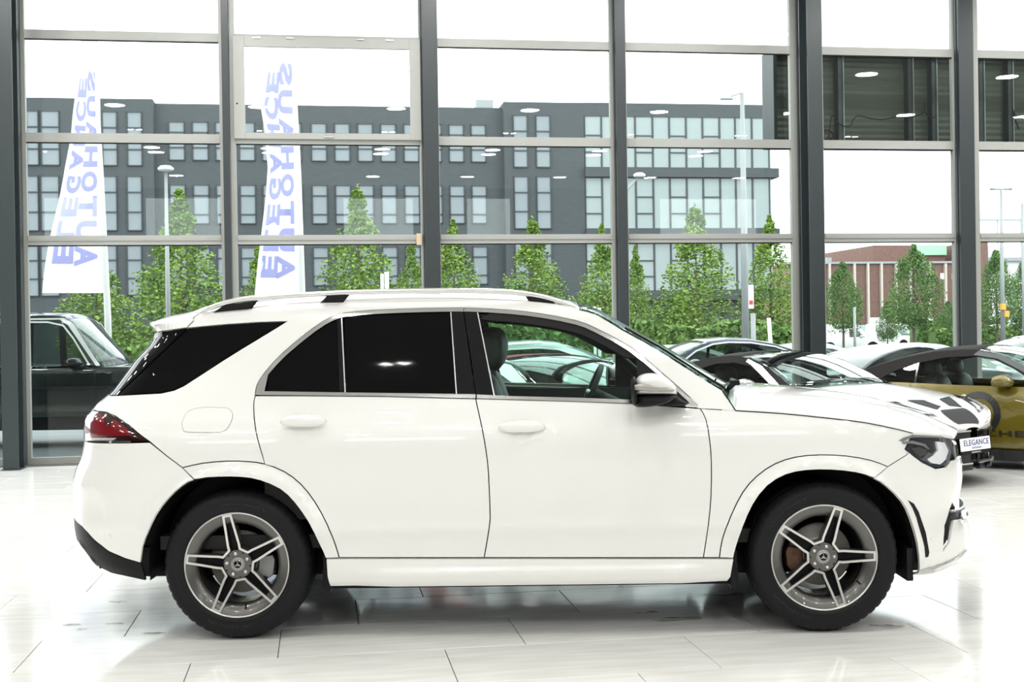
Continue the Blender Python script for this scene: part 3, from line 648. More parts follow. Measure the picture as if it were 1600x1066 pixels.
# ------------------------------------------------------------------ roof, windscreen, bonnet
def PT(p): 
    q = (S2(p[1], p[2]), p[2]) if p[0] == 's' else pick(*p)
    return P(q[0], q[1])
def loft(name, E, bx, hb, m, pz=2.2, px_=2.0, nv=25, off=0., parent=None, thick=.012, z_end=None):
    """rows run across the car from the near edge points E to their mirror images"""
    E = np.array(E); v = np.linspace(-1, 1, nv); G = np.zeros((len(E), nv, 3)); n = len(E)
    for i, e in enumerate(E):
        G[i, :, 0] = e[0]+bx[i]*(1-np.abs(v)**px_); G[i, :, 1] = v*abs(e[1]); G[i, :, 2] = e[2]+hb[i]*(1-np.abs(v)**pz)+off
    mb = MB().grid(G); lo = G.copy(); lo[:, :, 2] -= thick; mb.grid(lo, flip=True)
    k = n*nv; ed = [(i, 0) for i in range(n)]+[(n-1, j) for j in range(1, nv)]+[(i, nv-1) for i in range(n-2, -1, -1)]+[(0, j) for j in range(nv-2, 0, -1)]
    idx = [i*nv+j for i, j in ed]; mb.f += [(idx[i], idx[(i+1) % len(idx)], k+idx[(i+1) % len(idx)], k+idx[i]) for i in range(len(idx))]; mb.sm += [False]*len(idx)
    o = mb.build(name, m, parent or CAR, fixn=True)
    return o, G
ER = [PT(p) for p in roofline]; n = len(ER)
loft('roof', ER, [0.0]*n, [.055]*n, M['paint'], pz=2.6)
sp = smooth_line([(234.8, 508.4), (252, 501.6), (277.3, 493.2), (296, 489.5), (314.5, 487.6)], 2); n = len(sp)
loft('spoiler_top', [PT(p) for p in sp], list(np.linspace(-.10, 0, n)), [.02+.035*i/n for i in range(n)], M['paint'], pz=2.6)
EP = [PT(p) for p in pillar]; n = len(EP)
EP = [e+np.array([.004, 0, .003]) for e in EP]
wsg, Gw = loft('windscreen', EP, list(np.linspace(.01, .15, n)), list(np.linspace(.045, .0, n)), M['glass'], pz=2.4, thick=.004)
# rubber edge on the screen
for sg_ in (1, -1): MB().tube([(e[0]+.012, sg_*abs(e[1]*.985), e[2]+.008) for e in EP[4:]], .007, 6).build('screen_seal', M['black'], CAR)
zc_ = .928
HE = [(1128, 641.0), (1149, 642.0)]+[p for p in shut if p[0] > 1155][::1]+[(1440, 677.6), (1458.8, 679.2), (1475, 681), (1489.5, 683.6)]
EH = [PT(p) for p in HE]; EH = [e+np.array([0, 0, .003]) for e in EH]; xc = P(S2(6.095, zc_), zc_)[0]; n = len(EH)
tx = np.array([(e[0]-EH[0][0])/(EH[-1][0]-EH[0][0]) for e in EH])
bx = .14*(1-tx)**2+(xc-EH[-1][0])*tx**6; hb = np.full(n, .08)
SILH = np.array([(1100, 598), (1142, 597.5), (1156, 597), (1221, 600.6), (1300, 609.4), (1370, 621), (1420, 634.5), (1446, 646), (1475, 659.5), (1492, 672), (1500, 690)])
vv = np.linspace(-1, 1, 41)
pzh = 3.4
for it in range(25):
    for i, e in enumerate(EH):
        pts = np.stack([e[0]+bx[i]*(1-np.abs(vv)**2.4), vv*abs(e[1]), e[2]+hb[i]*(1-np.abs(vv)**pzh)], -1)
        d = pts-EYE; dz = d@LFW; X = 800+F*(d@LRT)/dz; Y = 533-F*(d@LUP)/dz; dd = Y-np.interp(X, SILH[:, 0], SILH[:, 1]); k = dd.argmin()
        hb[i] = max(0.0, hb[i]+.7*dd[k]*dz[k]/F)
hb = np.convolve(np.pad(hb, 2, mode='edge'), [.1, .2, .4, .2, .1], 'valid'); print('hb', hb.round(3))
bo, Gb = loft('bonnet', EH, bx, hb, M['paint'], pz=pzh, px_=2.4, nv=41)
def strip(line, wpx=.55): return band(off_line(line, -wpx), off_line(line, wpx))
panel('bonnet_gap', strip(shut[2:]), M['black'], off=.0035, gap=0, h=.03, thick=.006)
panel('bonnet_gap', strip([(1128.5, 611), (1138, 624), (1149, 641.5)], .7), M['black'], off=.0035, gap=0, h=.03, thick=.006)
# scuttle and wipers
cw = []
for v in np.linspace(-1, 1, 15):
    a = np.array([EP[-1][0]+.15*(1-v*v)-.04, v*abs(EP[-1][1])*.97, EP[-1][2]-.035]); b = np.array([EH[0][0]+.14*(1-abs(v)**2.4)+.03, v*abs(EH[0][1])*.97, EH[0][2]+hb[0]*(1-abs(v)**pzh)-.045]); cw.append([a, b])
MB().grid(cw).build('scuttle', M['black'], CAR)
for y0_, y1_, x0_ in ((-.74, -.05, 0), (.0, .62, 0)):
    b0 = np.array(side(1150, 602, y0_)); mb = MB(); xx = EP[-1][0]+.03; zz = EP[-1][2]+.0
    mb.tube([(xx+.02, y0_, zz+.0), (xx+.06, y0_+.03, zz+.03), (xx+.07, y0_+.12, zz+.035), (xx+.09, y0_+.35, zz+.035)], [.014, .016, .010, .006], 8)
    mb.tube([(xx-.05, y0_-.02, zz+.045), (xx+.06, y1_, zz+.03)], .006, 6)
    mb.box((xx+.055, y0_+.02, zz+.028), (.05, .035, .025)); mb.build('wiper', M['black'] if y0_ > -.5 else M['black'], CAR)
# roof rails
rail = smooth_line([(316, 488), (328, 481.6), (353, 473.2), (391, 466.6), (454, 461.8), (500, 459.4), (558, 456.6), (663, 454.6), (768, 455.2), (821, 459.2), (860, 466.8), (896, 479.5), (907, 484.5)], 4)
YR = -.61
rp = [(side(p[0], p[1], YR)[0], YR, side(p[0], p[1], YR)[1]) for p in rail]
rr = [.007+.0075*min(1, i/6, (len(rp)-1-i)/6) for i in range(len(rp))]
two(lambda: MB().tube(rp, rr, 10).build('roof_rail', M['satin'], CAR))
for ft in ([(333, 488.5), (345, 480), (354, 476.2), (403, 469.5), (394, 482.5)], [(500, 473.6), (512, 461), (547.5, 459.5), (536.4, 472.8)], [(820, 461.5), (860, 470), (881, 480.8), (850, 477), (827, 472.5)]):
    two(lambda: inflate('rail_foot', ft, YR+.002, .011, M['black'], CAR, rings=3, flat=.7))
# ------------------------------------------------------------------ handles, mirrors
for c_ in ((473.5, 660.5), (815.5, 669.5)):
    x, z = side(*c_, -.975); pts = [(x+.119*math.copysign(abs(math.cos(a))**.75, math.cos(a)), z+.005+.0300*math.copysign(abs(math.sin(a))**.95, math.sin(a))*(1.15 if math.sin(a) > 0 else .95)) for a in np.linspace(0, 2*PI, 40)[:-1]]
    two(lambda: inflate('door_handle', pts, -.962, .026, M['paint'], CAR, raw=True, rings=8, pw=.6))
    pts2 = [(x+.112*math.cos(a), z-.018+.016*math.sin(a)) for a in np.linspace(PI+.0, 2*PI-.0, 16)]
cap_o = smooth_line([(990, 616.5), (990.5, 605), (993.5, 593), (1002, 585.5), (1014, 583), (1028, 584.5), (1041, 590), (1050, 597.5), (1056.5, 606), (1058, 616.8)], 3)
low_o = smooth_line([(1057.5, 616.8), (1055, 621), (1046, 627), (1034, 631.5), (1018, 635), (1000, 636.5), (992.5, 635), (990, 629), (989.3, 616.8)], 3)
YM = -1.03
def mk_cap():
    o = inflate('mirror_cap', cap_o, YM, .115, M['paint'], CAR, rings=8, flat=.25, pw=.5)
    return o
two(mk_cap)
two(lambda: inflate('mirror_housing', low_o, YM, .108, M['black'], CAR, rings=8, flat=.25, pw=.5))
ind = [(991.5, 602), (1000, 600.2), (1012, 601), (1022, 605), (1031, 607), (1053, 608.8), (1054.5, 611), (1050, 612.4), (1010, 611.6), (992, 609.5)]
two(lambda: inflate('mirror_indicator', ind, YM-.1165, .012, M['disc'], CAR, rings=4, flat=.4, back=True))
two(lambda: inflate('mirror_glass_rim', [(988, 590), (991.5, 588), (993, 600), (993, 630), (990, 634.5), (987.6, 628), (987.2, 605)], YM+.005, .112, M['black'], CAR, rings=5, flat=.7))
two(lambda: inflate('mirror_foot', [(1040, 622), (1056, 617), (1064, 624), (1076, 630.5), (1073, 633), (1050, 634.8), (1030, 635)], -.945, .06, M['black'], CAR, rings=4, flat=.3))
panel('exhaust_trim', [(118, 847), (122.5, 845.5), (149, 881), (158, 888.4), (150, 886), (134, 872), (121, 856)], M['chrome'], off=.004, gap=0, thick=.01, h=.02)
# ------------------------------------------------------------------ wheels
def make_wheel(xc, phase, brake):
    Wp = empty('wheel', (xc, YF, zw), parent=CAR)
    prof = [(.262, .03), (.268, .016), (.276, .005), (.286, -.001), (.292, .001), (.306, .0005), (.330, -.003), (.348, .001), (.362, .012), (.3725, .030), (.3790, .052), (.3815, .075), (.3755, .078), (.3755, .086), (.382, .089), (.382, .128), (.3755, .131), (.3755, .139), (.382, .142), (.382, .182), (.3755, .185), (.3755, .193), (.3815, .196), (.379, .220), (.3725, .242), (.360, .260), (.32, .272), (.275, .264), (.262, .25)]
    n = 192; mb = MB(); vs = []; K = len(prof)
    for i in range(n):
        a = 2*PI*i/n; g = (i % 4 == 0)
        for k, (r, hh) in enumerate(prof):
            if g and k in (8, 9, 10, 11, 23, 24): r -= .0045
            vs.append((r*math.cos(a), hh, r*math.sin(a)))
    mb.add(vs, [(i*K+k, i*K+k+1, ((i+1) % n)*K+k+1, ((i+1) % n)*K+k) for i in range(n) for k in range(K-1)], True)
    ty = mb.build('tyre', M['rubber'], Wp, fixn=True)
    lt = text_mesh('MICHELIN', .040, .0012, .0008, 1.25, 1.08)
    def bend(me, r0, ang, flip):
        me = me.copy()
        for v in me.vertices:
            x, y, zz = v.co; r = r0+(y if not flip else -y); a = ang-(x if not flip else -x)/r0
            v.co = (r*math.cos(a), .0006-.002*(1 if zz > 0 else 0), r*math.sin(a))
        return me
    for ang, fl_ in ((math.radians(phase+(-18 if phase > 90 else 55)), False), (math.radians(phase+162), True)):
        link('lettering', bend(lt, .322, ang, fl_), M['rubber2'], Wp)
    rim = MB().lathe([(.2615, .024), (.2605, .0125), (.2645, .0085), (.2685, .0085), (.271, .013), (.271, .022)], 96).build('rim_lip', M['rim_cut'], Wp)
    MB().lathe([(.2615, .014), (.240, .022), (.216, .034), (.209, .046), (.207, .060)], 96).lathe([(.207, .060), (.213, .10), (.222, .24), (.246, .262), (.246, .268), (.216, .262), (.205, .24), (.203, .060)], 96).build('rim_barrel', M['rim_grey'], Wp)
    def hf(r): return .0125+.022*(1-min(r/.262, 1))
    out = []
    for k in range(5):
        a0 = math.radians(phase+72*k)
        for al, pe in ((.080, -.0335), (.100, -.0345), (.180, -.0290), (.2628, -.0245), (.2640, 0), (.2628, .0245), (.180, .0290), (.100, .0345), (.080, .0335)):
            out.append((al*math.cos(a0)-pe*math.sin(a0), al*math.sin(a0)+pe*math.cos(a0)))
    inn = [tuple(p) for p in shrink(out, .0115)]
    inn2 = []
    for p in inn:
        r = math.hypot(*p); inn2.append((p[0]*min(1, .2495/r), p[1]*min(1, .2495/r)))
    inn = inn2; m_ = len(out)
    def lay(q, dz): return [(p[0], hf(math.hypot(*p))+dz, p[1]) for p in q]
    V = lay(out, 0)+lay(inn, 0)+lay(out, .030)+lay(inn, .026)
    fs = [(i, (i+1) % m_, m_+(i+1) % m_, m_+i) for i in range(m_)]+[(m_+i, m_+(i+1) % m_, 3*m_+(i+1) % m_, 3*m_+i) for i in range(m_)]+[(i, 2*m_+i, 2*m_+(i+1) % m_, (i+1) % m_) for i in range(m_)]
    MB().add(V, fs[:m_]).build('spoke_edge', M['rim_cut'], Wp)
    MB().add([(x, y+.0006, z) for x, y, z in V], fs[m_:]).build('spoke_side', M['rim_grey'], Wp)
    big = []
    for p in out: r = math.hypot(*p); big.append(p)
    w2 = [tuple(p) for p in shrink(out, -.006)]; w2 = [(p[0]*min(1, .245/math.hypot(*p)), p[1]*min(1, .245/math.hypot(*p))) for p in w2]
    V = lay(out, .027)+lay(w2, .07); MB().add(V, [(i, m_+i, m_+(i+1) % m_, (i+1) % m_) for i in range(m_)]).build('spoke_back', M['rim_grey'], Wp)
    c0 = (0, hf(0)+.024, 0); V = [c0]+lay(inn, .0255)
    MB().add(V, [(0, 1+i, 1+(i+1) % m_) for i in range(m_)]).build('spoke_pocket', M['pocket'], Wp, fixn=True)
    hp = []
    for k in range(5):
        a0 = math.radians(phase+72*k)
        for al, pe in ((.066, -.030), (.073, -.010), (.073, .010), (.066, .030)): hp.append((al*math.cos(a0)-pe*math.sin(a0), al*math.sin(a0)+pe*math.cos(a0)))
    MB().prism(hp, hf(0)+.0005, hf(0)+.03).build('hub', M['rim_grey'], Wp, fixn=True, bevel=.002)
    for k in range(5):
        a0 = math.radians(phase+72*k); bl = MB().lathe([(.0001, -.011), (.0075, -.010), (.0088, -.006), (.0088, 0), (.0135, .001), (.0140, .006)], 14, c=(.0555*math.cos(a0), hf(0)+.001, .0555*math.sin(a0))).build('wheel_bolt', M['rim_cut'], Wp)
        a1 = a0+math.radians(36); MB().lathe([(.0001, -.0006), (.0042, -.0005), (.0043, .002)], 10, c=(.064*math.cos(a1), hf(0)+.0, .064*math.sin(a1))).build('hole_cap', M['black'], Wp)
    cap = MB().lathe([(.0001, -.003), (.024, -.0035), (.034, -.002), (.0375, .002), (.038, .012)], 36, c=(0, hf(0), 0)).build('hub_cap', M['caliper'], Wp)
    MB().lathe([(.0001, -.0042), (.0205, -.0042), (.0215, -.003)], 32, c=(0, hf(0), 0)).build('cap_field', M['gloss_black'], cap)
    mb = MB()
    for k in range(3):
        a = math.radians(90+120*k); e = (.0205*math.cos(a), .0205*math.sin(a)); p1 = (.0040*math.cos(a+PI/3), .0040*math.sin(a+PI/3)); p2 = (.0040*math.cos(a-PI/3), .0040*math.sin(a-PI/3))
        mb.add([(0, hf(0)-.0068, 0), (p1[0], hf(0)-.005, p1[1]), (e[0], hf(0)-.005, e[1]), (p2[0], hf(0)-.005, p2[1])], [(0, 1, 2), (0, 2, 3)])
    mb.lathe([(.0205, -.0050), (.0225, -.0050), (.0225, -.003), (.0205, -.0035)], 32, c=(0, hf(0), 0)).build('cap_star', M['chrome'], cap)
    MB().lathe([(.05, .105), (.09, .098), (.092, .118), (.160, .118), (.161, .126), (.161, .142), (.05, .142)], 64).build('brake_disc', M['disc'], Wp)
    a = math.radians(brake[0]); cp = [((.105+.075*u)*math.cos(a+v), (.105+.075*u)*math.sin(a+v)) for u, v in ((0, -.42), (.9, -.36), (1, -.2), (1, .2), (.9, .36), (0, .42), (-.1, 0))]
    MB().prism(cp, .085, .165).build('brake_caliper', brake[1], Wp, fixn=True, bevel=.004)
    va = math.radians(brake[2]); MB().tube([(.213*math.cos(va), .045, .213*math.sin(va)), (.226*math.cos(va), .018, .226*math.sin(va))], [.006, .004], 8).build('valve', M['black'], Wp)
    MB().lathe([(.0001, .20), (.10, .20), (.10, .145), (.05, .142)], 24).build('wheel_carrier', M['black'], Wp)
    return Wp
w1 = make_wheel(xr_, 100.5, (-8, M['caliper'], -80)); w2_ = make_wheel(xf_, 73, (185, M['rust'], -37))
for w_ in (w1, w2_):
    c = copy_tree(w_, CAR); c.scale = (1, -1, 1); c.location = (w_.location.x, -YF, zw)
# wheel wells, floor pan, axles
def liner(xc, x0c, rr_):
    for sg in (1, -1):
        pts = []
        zf = .235 if xc < 0 else .262
        pts.append([(xc+x0c+rr_+.002, sg*(-.925), zf), (xc+x0c+rr_+.01, sg*(-.58), zf)])
        for a in np.linspace(math.radians(-10), math.radians(190), 30):
            pts.append([(xc+x0c+rr_*math.cos(a), sg*(-.935), zw+.005+rr_*math.sin(a)), (xc+x0c+(rr_+.01)*math.cos(a), sg*(-.58), zw+.005+(rr_+.01)*math.sin(a))])
        zz = .31 if xc < 0 else .235
        pts.append([(xc+x0c-rr_-.002, sg*(-.925), zz), (xc+x0c-rr_-.01, sg*(-.58), zz)])
        MB().grid(pts, flip=sg < 0).build('wheel_well', M['black'], CAR)
liner(xr_, .0, .452); liner(xf_, .0, .452)
ub = MB()
ub.box2((xr_+.42, -.84, .235), (xf_-.42, .84, .33)).box2((xr_-.60, -.58, .26), (xr_+.45, .58, 1.0)).box2((xf_-.35, -.58, .24), (xf_+.60, .58, .95)).box2((xf_-.46, -.58, .24), (xf_-.34, .58, .8))
ub.tube([(xr_, -.80, .36), (xr_, .80, .36)], .04).tube([(xf_, -.80, .36), (xf_, .80, .36)], .04)
ub.box2((xf_+.38, -.60, .27), (xf_+.72, .60, .34)).box2((xr_-.70, -.60, .33), (xr_-.36, .60, .42))
ub.build('floor_pan', M['black'], CAR)
for sg in (1, -1):       # flap in front of each rear wheel and behind each front wheel
    for xx, zb in ((xf_-.455, .225), (xr_+.455, .225), (xf_+.435, .255)): MB().box2((xx-.015, sg*.93, zb), (xx+.015, sg*.58, .42)).build('mud_flap', M['black'], CAR)
# ------------------------------------------------------------------ inside
mb = MB(); mb.box2((-1.9, -.86, .45), (1.25, .86, .52)); mb.box2((-1.05, -.86, .5), (-.95, .86, 1.15)); mb.build('cabin_floor', M['dark'], CAR)
hl_ = [e+np.array([0, .03, -.045]) for e in ER[6:]]; loft('headliner', hl_, [0]*len(hl_), [.04]*len(hl_), M['dark'], thick=.01)
def seat(y):
    s = empty('seat', (0, 0, 0), parent=CAR)
    hx, hz = side(765, 545, -.38)
    head = [(hx-.10, hz-.10), (hx-.075, hz+.06), (hx-.03, hz+.115), (hx+.045, hz+.115), (hx+.085, hz+.06), (hx+.088, hz-.02), (hx+.07, hz-.09), (hx+.03, hz-.125), (hx-.05, hz-.125)]
    inflate('headrest', smooth_line(head+[head[0]], 3)[:-1], y, .13, M['leather'], s, raw=True, flat=.45)
    back = [(hx-.20, hz-.20), (hx-.03, hz-.14), (hx+.04, hz-.17), (hx+.11, hz-.36), (hx+.22, hz-.66), (hx+.02, hz-.72)]
    inflate('backrest', smooth_line(back+[back[0]], 3)[:-1], y, .26, M['leather'], s, raw=True, flat=.6)
    cu = [(hx+.05, hz-.74), (hx+.70, hz-.64), (hx+.72, hz-.74), (hx+.60, hz-.82), (hx+.05, hz-.85)]
    inflate('cushion', smooth_line(cu+[cu[0]], 3)[:-1], y, .26, M['leather'], s, raw=True, flat=.6)
    MB().tube([(hx, y-.06, hz-.2), (hx, y-.06, hz-.05)], .007).tube([(hx, y+.06, hz-.2), (hx, y+.06, hz-.05)], .007).build('headrest_post', M['chrome'], s)
seat(-.38); seat(.38)
sx0, sz0 = side(921, 616, .38); ty_ = math.radians(24)
rg = [(sx0+.185*math.sin(a)*math.sin(ty_), .38+.185*math.cos(a), sz0+.185*math.sin(a)*math.cos(ty_)) for a in np.linspace(0, 2*PI, 40)[:-1]]
sw = MB().tube(rg, .016, 10, closed=True).tube([(sx0, .38, sz0), (sx0+.30, .38, sz0-.12)], [.05, .035], 12).build('steering_wheel', M['leather'], CAR)
MB().tube([(sx0, .38-.17, sz0+.01), (sx0+.02, .38, sz0), (sx0, .38+.17, sz0+.01)], .016, 8).tube([(sx0+.02, .38, sz0), (sx0-.07, .38, sz0-.16)], .014, 8).build('wheel_spoke', M['satin'], sw)
db = [(sx0+.20, .92), (sx0+.18, 1.02), (sx0+.26, 1.09), (sx0+.45, 1.115), (sx0+.95, 1.10), (sx0+.95, .80), (sx0+.3, .7)]
inflate('dashboard', smooth_line(db+[db[0]], 3)[:-1], 0, .80, M['dark'], CAR, raw=True, flat=.9)
ix, iz = side(962, 503, 0)
MB().box((EP[2][0]+.10, 0, EP[2][2]-.06), (.03, .22, .065)).build('rear_view_mirror', M['black'], CAR, bevel=.008)
# inner door tops
for sg in (1, -1):
    a, b = side(745, 626, -.88), side(1075, 636, -.88)
    MB().box2((a[0], sg*.875, .60), (b[0], sg*.84, a[1]-.02)).box2((a[0]-1.1, sg*.875, .60), (a[0], sg*.84, a[1]-.02)).build('door_lining', M['dark'], CAR)
# ================================================================== outside: buildings
M['brick_dark'] = mat('dark_brick', (.070, .079, .086), .85, noise=(2.5, (.058, .066, .072), (1, 1, 4)))
M['brick_rec'] = mat('dark_panel', (.06, .066, .072), .8)
M['blind'] = mat('window_blind', (.25, .28, .305), .25, spec=.4, noise=(.35, (.19, .225, .25), (1, 1, 1)))  # sky mirrored in the far panes, painted into their base colour
M['sky_pane2'] = mat('window_glass_far', (.24, .28, .285), .15, spec=.5, noise=(.25, (.34, .40, .40), (1, 1, .4)))  # pale base colour imitates reflected sky on the glazed corner
M['wframe'] = mat('dark_window_frame', (.05, .056, .06), .6)
M['brick_red'] = mat('red_brick', (.20, .115, .095), .85, noise=(3, (.16, .09, .075)))
M['white_wall'] = mat('white_cladding', (.75, .75, .74), .6)
M['zinc'] = mat('zinc', (.3, .32, .33), .5)
NB = 62.0
def fz(px, py, n=NB): return fac(px, py, n)
OB = empty('office_building', sn(0, NB, 0), TH)
tag(OB, 'dark grey brick office building with pale windows and a flat roof across the road', 'building')
s_l, _ = fz(-260, 300); s_240, _ = fz(241, 300); s_786, z_hi = fz(787, 159); s_r, _ = fz(1203, 165); _, z_lo = fz(640, 164); _, z_lf = fz(100, 153)
MB().box2((s_l, 0, -.1), (s_240, 14, z_lf)).build('wall', M['brick_dark'], OB)
MB().box2((s_240, .5, -.1), (s_786, 14, z_lo)).build('wall', M['brick_dark'], OB)
sG = fz(914, 300)[0]
MB().box2((s_786, 0, -.1), (sG, 14, z_hi)).build('wall', M['brick_dark'], OB)
# glazed corner: floors, back, and glass
zs = [fz(1050, y)[1] for y in (162, 182, 263, 277.5, 358, 378, 455, 470)]
MB().box2((sG, 0, zs[1]), (s_r, 14, zs[0])).build('parapet', M['brick_dark'], OB)
for a, b in ((2, 3), (4, 5), (6, 7)): MB().box2((sG, -.25, zs[b]), (s_r+.35, 14, zs[a])).build('floor_slab', M['brick_dark'], OB)
MB().box2((sG, 5, -.1), (s_r-6, 14, zs[0]-.1)).build('wall', mat('inner_wall', (.45, .50, .50), .8), OB)
MB().box2((s_r-.05, 0, zs[7]-4), (s_r+.15, 13.8, zs[0])).build('corner_wall', M['brick_rec'], OB) if False else None
for z0, z1 in ((zs[7]-3.4, zs[7]),): MB().box2((sG, .1, -.1), (s_r-.5, 14, z1)).build('wall', M['brick_rec'], OB)
MB().box((fz(768, 150)[0], 3, z_lo+.25), (.9, .9, 1.1)).build('chimney', M['zinc'], OB)
win_cache = {}
def window(s0, s1, z0, z1, bars, n0=0., m=None, vb=()):
    key = (round(s1-s0, 2), round(z1-z0, 2), tuple(round(b, 2) for b in bars), m is None, len(vb))
    if key not in win_cache:
        w, h = s1-s0, z1-z0; t = .045; fr = MB()
        for q in (((0, 0), (t, h)), ((w-t, 0), (w, h)), ((0, 0), (w, t)), ((0, h-t), (w, h))): fr.box2((q[0][0], -.03, q[0][1]), (q[1][0], .12, q[1][1]))
        for b in bars: fr.box2((0, -.03, b*h-.035), (w, .10, b*h+.035))
        for b in vb: fr.box2((b*w-.04, -.03, 0), (b*w+.04, .10, h))
        pn = MB(); ed = [0]+[b*h for b in bars]+[h]
        for a, b in zip(ed[:-1], ed[1:]): pn.box2((t, .02, a), (w-t, .06, b))
        a, b = fr.mesh('window'), pn.mesh('pane'); a.materials.append(M['wframe']); b.materials.append(m or M['blind']); win_cache[key] = (a, b)
    a, b = win_cache[key]
    o = link('window', a, parent=OB, loc=(s0, n0, z0)); link('pane', b, parent=o)
    return o
for xs_ in ((40.5, 61.5), (63.3, 94), (118, 144), (159, 184), (198, 223), (-10, 12), (-60, -30), (-100, -75)):
    for (y0, y1), br in (((174.5, 259.5), (.30, .70)), ((275, 361), (.34, .70)), ((383, 462), (.34, .70))):
        a, zt = fz(xs_[0], y0-(xs_[0]-200)*0.0+0); b, zb = fz(xs_[1], y1)
        zt = fz(200, y0)[1]; zb = fz(200, y1)[1]; window(a, b, zb, zt, br, -.05)
px0 = [265, 302, 338, 375, 411, 448, 487.5, 524, 560, 596, 632, 667.5, 702.5, 737]
for x in px0:
    for (y0, y1), br in (((190, 251), (.33, .72)), ((288.5, 350.5), (.24, .72)), ((387, 449), (.24, .72))):
        a = fz(x, 300, NB+.5)[0]; b = fz(x+23, 300, NB+.5)[0]; b = a+.76; zt = fz(277, y0, NB+.5)[1]; zb = fz(277, y1, NB+.5)[1]; window(a, b, zb, zt, br, .45)
for x in (265, 338, 411, 520, 600, 690): 
    a = fz(x, 300, NB+.5)[0]; window(a, a+1.2, .2, 2.5, (.8,), .45)
for xs_ in ((803, 825.5), (838.4, 861)):
    for (y0, y1), br in (((180, 262), (.32, .69)), ((275.5, 358), (.33, .69)), ((375, 455), (.33, .69))):
        a = fz(xs_[0], 300)[0]; b = fz(xs_[1], 300)[0]; window(a, b, fz(830, y1)[1], fz(830, y0)[1], br, -.05)
gx = [914.5, 941, 968, 993.8, 1021, 1047, 1073.3, 1099, 1125.5, 1150, 1176, 1203]
for k in range(len(gx)-1):
    for r, (a_, b_) in enumerate(((1, 2), (3, 4), (5, 6))):
        sa, sb = fz(gx[k], 300)[0], fz(gx[k+1], 300)[0]
        window(sa, sb, zs[b_], zs[a_], (.30, .62) if k in (0, 3, 5, 7) or k % 4 == 3 else (), 0, M['sky_pane2'])
# side of the glazed corner
for k in range(5):
    for r, (a_, b_) in enumerate(((1, 2), (3, 4), (5, 6))):
        MB().box2((s_r-.06, k*2.8, zs[b_]), (s_r, k*2.8+2.74, zs[a_])).build('window', M['sky_pane2'], OB)
# ---- red brick works on the right
RB = empty('factory_building', sn(0, 120, 0), TH); tag(RB, 'low red brick factory building with pale pilasters behind the right-hand trees', 'building')
NR = 120.0
def rbox(x0, x1, yt, name, m, n0=0., n1=18., zb=-.1):
    a = fac(x0, 480, NR)[0]; b = fac(x1, 480, NR)[0]; z = fac((x0+x1)/2, yt, NR)[1]; MB().box2((a, n0, zb), (b, n1, z)).build(name, m, RB); return a, b, z
rbox(1230, 1395, 411, 'wall', M['brick_red']); rbox(1386, 1500, 380, 'wall', M['brick_red'], 3); rbox(1395, 1508, 411.5, 'wall', M['brick_red'], 0, 3)
rbox(1225, 1508, 409, 'roof_edge', M['zinc'], -.25, 0, fac(1400, 412, NR)[1])
for x in (1333, 1354, 1375, 1294, 1398, 1420, 1450, 1475): rbox(x, x+3, 412, 'pilaster', mat('pale_stone', (.55, .48, .42), .8) if x == 1333 else bpy.data.materials['pale_stone'], -.35, 0)
for x in (1463, 1481, 1440, 1500): a = fac(x, 0, NR)[0]; MB().box2((a, -.1, fac(x, 437, NR)[1]), (a+.6, .05, fac(x, 427, NR)[1])).build('window', M['white_wall'], RB)
rbox(1306, 1313, 400.5, 'vent', M['zinc'], 2, 4)
a, b, z = rbox(1452, 1500, 380, 'sign_board', mat('green_sign', (.35, .65, .42), .6), 2.6, 2.9, fac(1480, 396, NR)[1])
RB2 = empty('warehouse', sn(0, 119, 0), TH); tag(RB2, 'white and brown warehouse with a roof gantry at the right edge', 'building')
def r2(x0, x1, y0, y1, nm, m, n0=0, n1=10):
    a, z1 = fac(x0, y0, 119); b, z0 = fac(x1, y1, 119); MB().box2((a, n0, max(z0, -.1)), (b, n1, z1)).build(nm, m, RB2)
r2(1524, 1546, 378, 560, 'wall', M['brick_red']); r2(1546, 1640, 384, 560, 'wall', M['white_wall'], 1, 12); r2(1546, 1640, 402, 407, 'roof_edge', M['zinc'], .5, 1)
for x in (1554, 1592, 1630): r2(x, x+1, 336, 384, 'gantry_post', M['zinc'], 4, 4.3)
r2(1554, 1631, 337, 339.5, 'gantry_beam', M['zinc'], 4, 4.3)
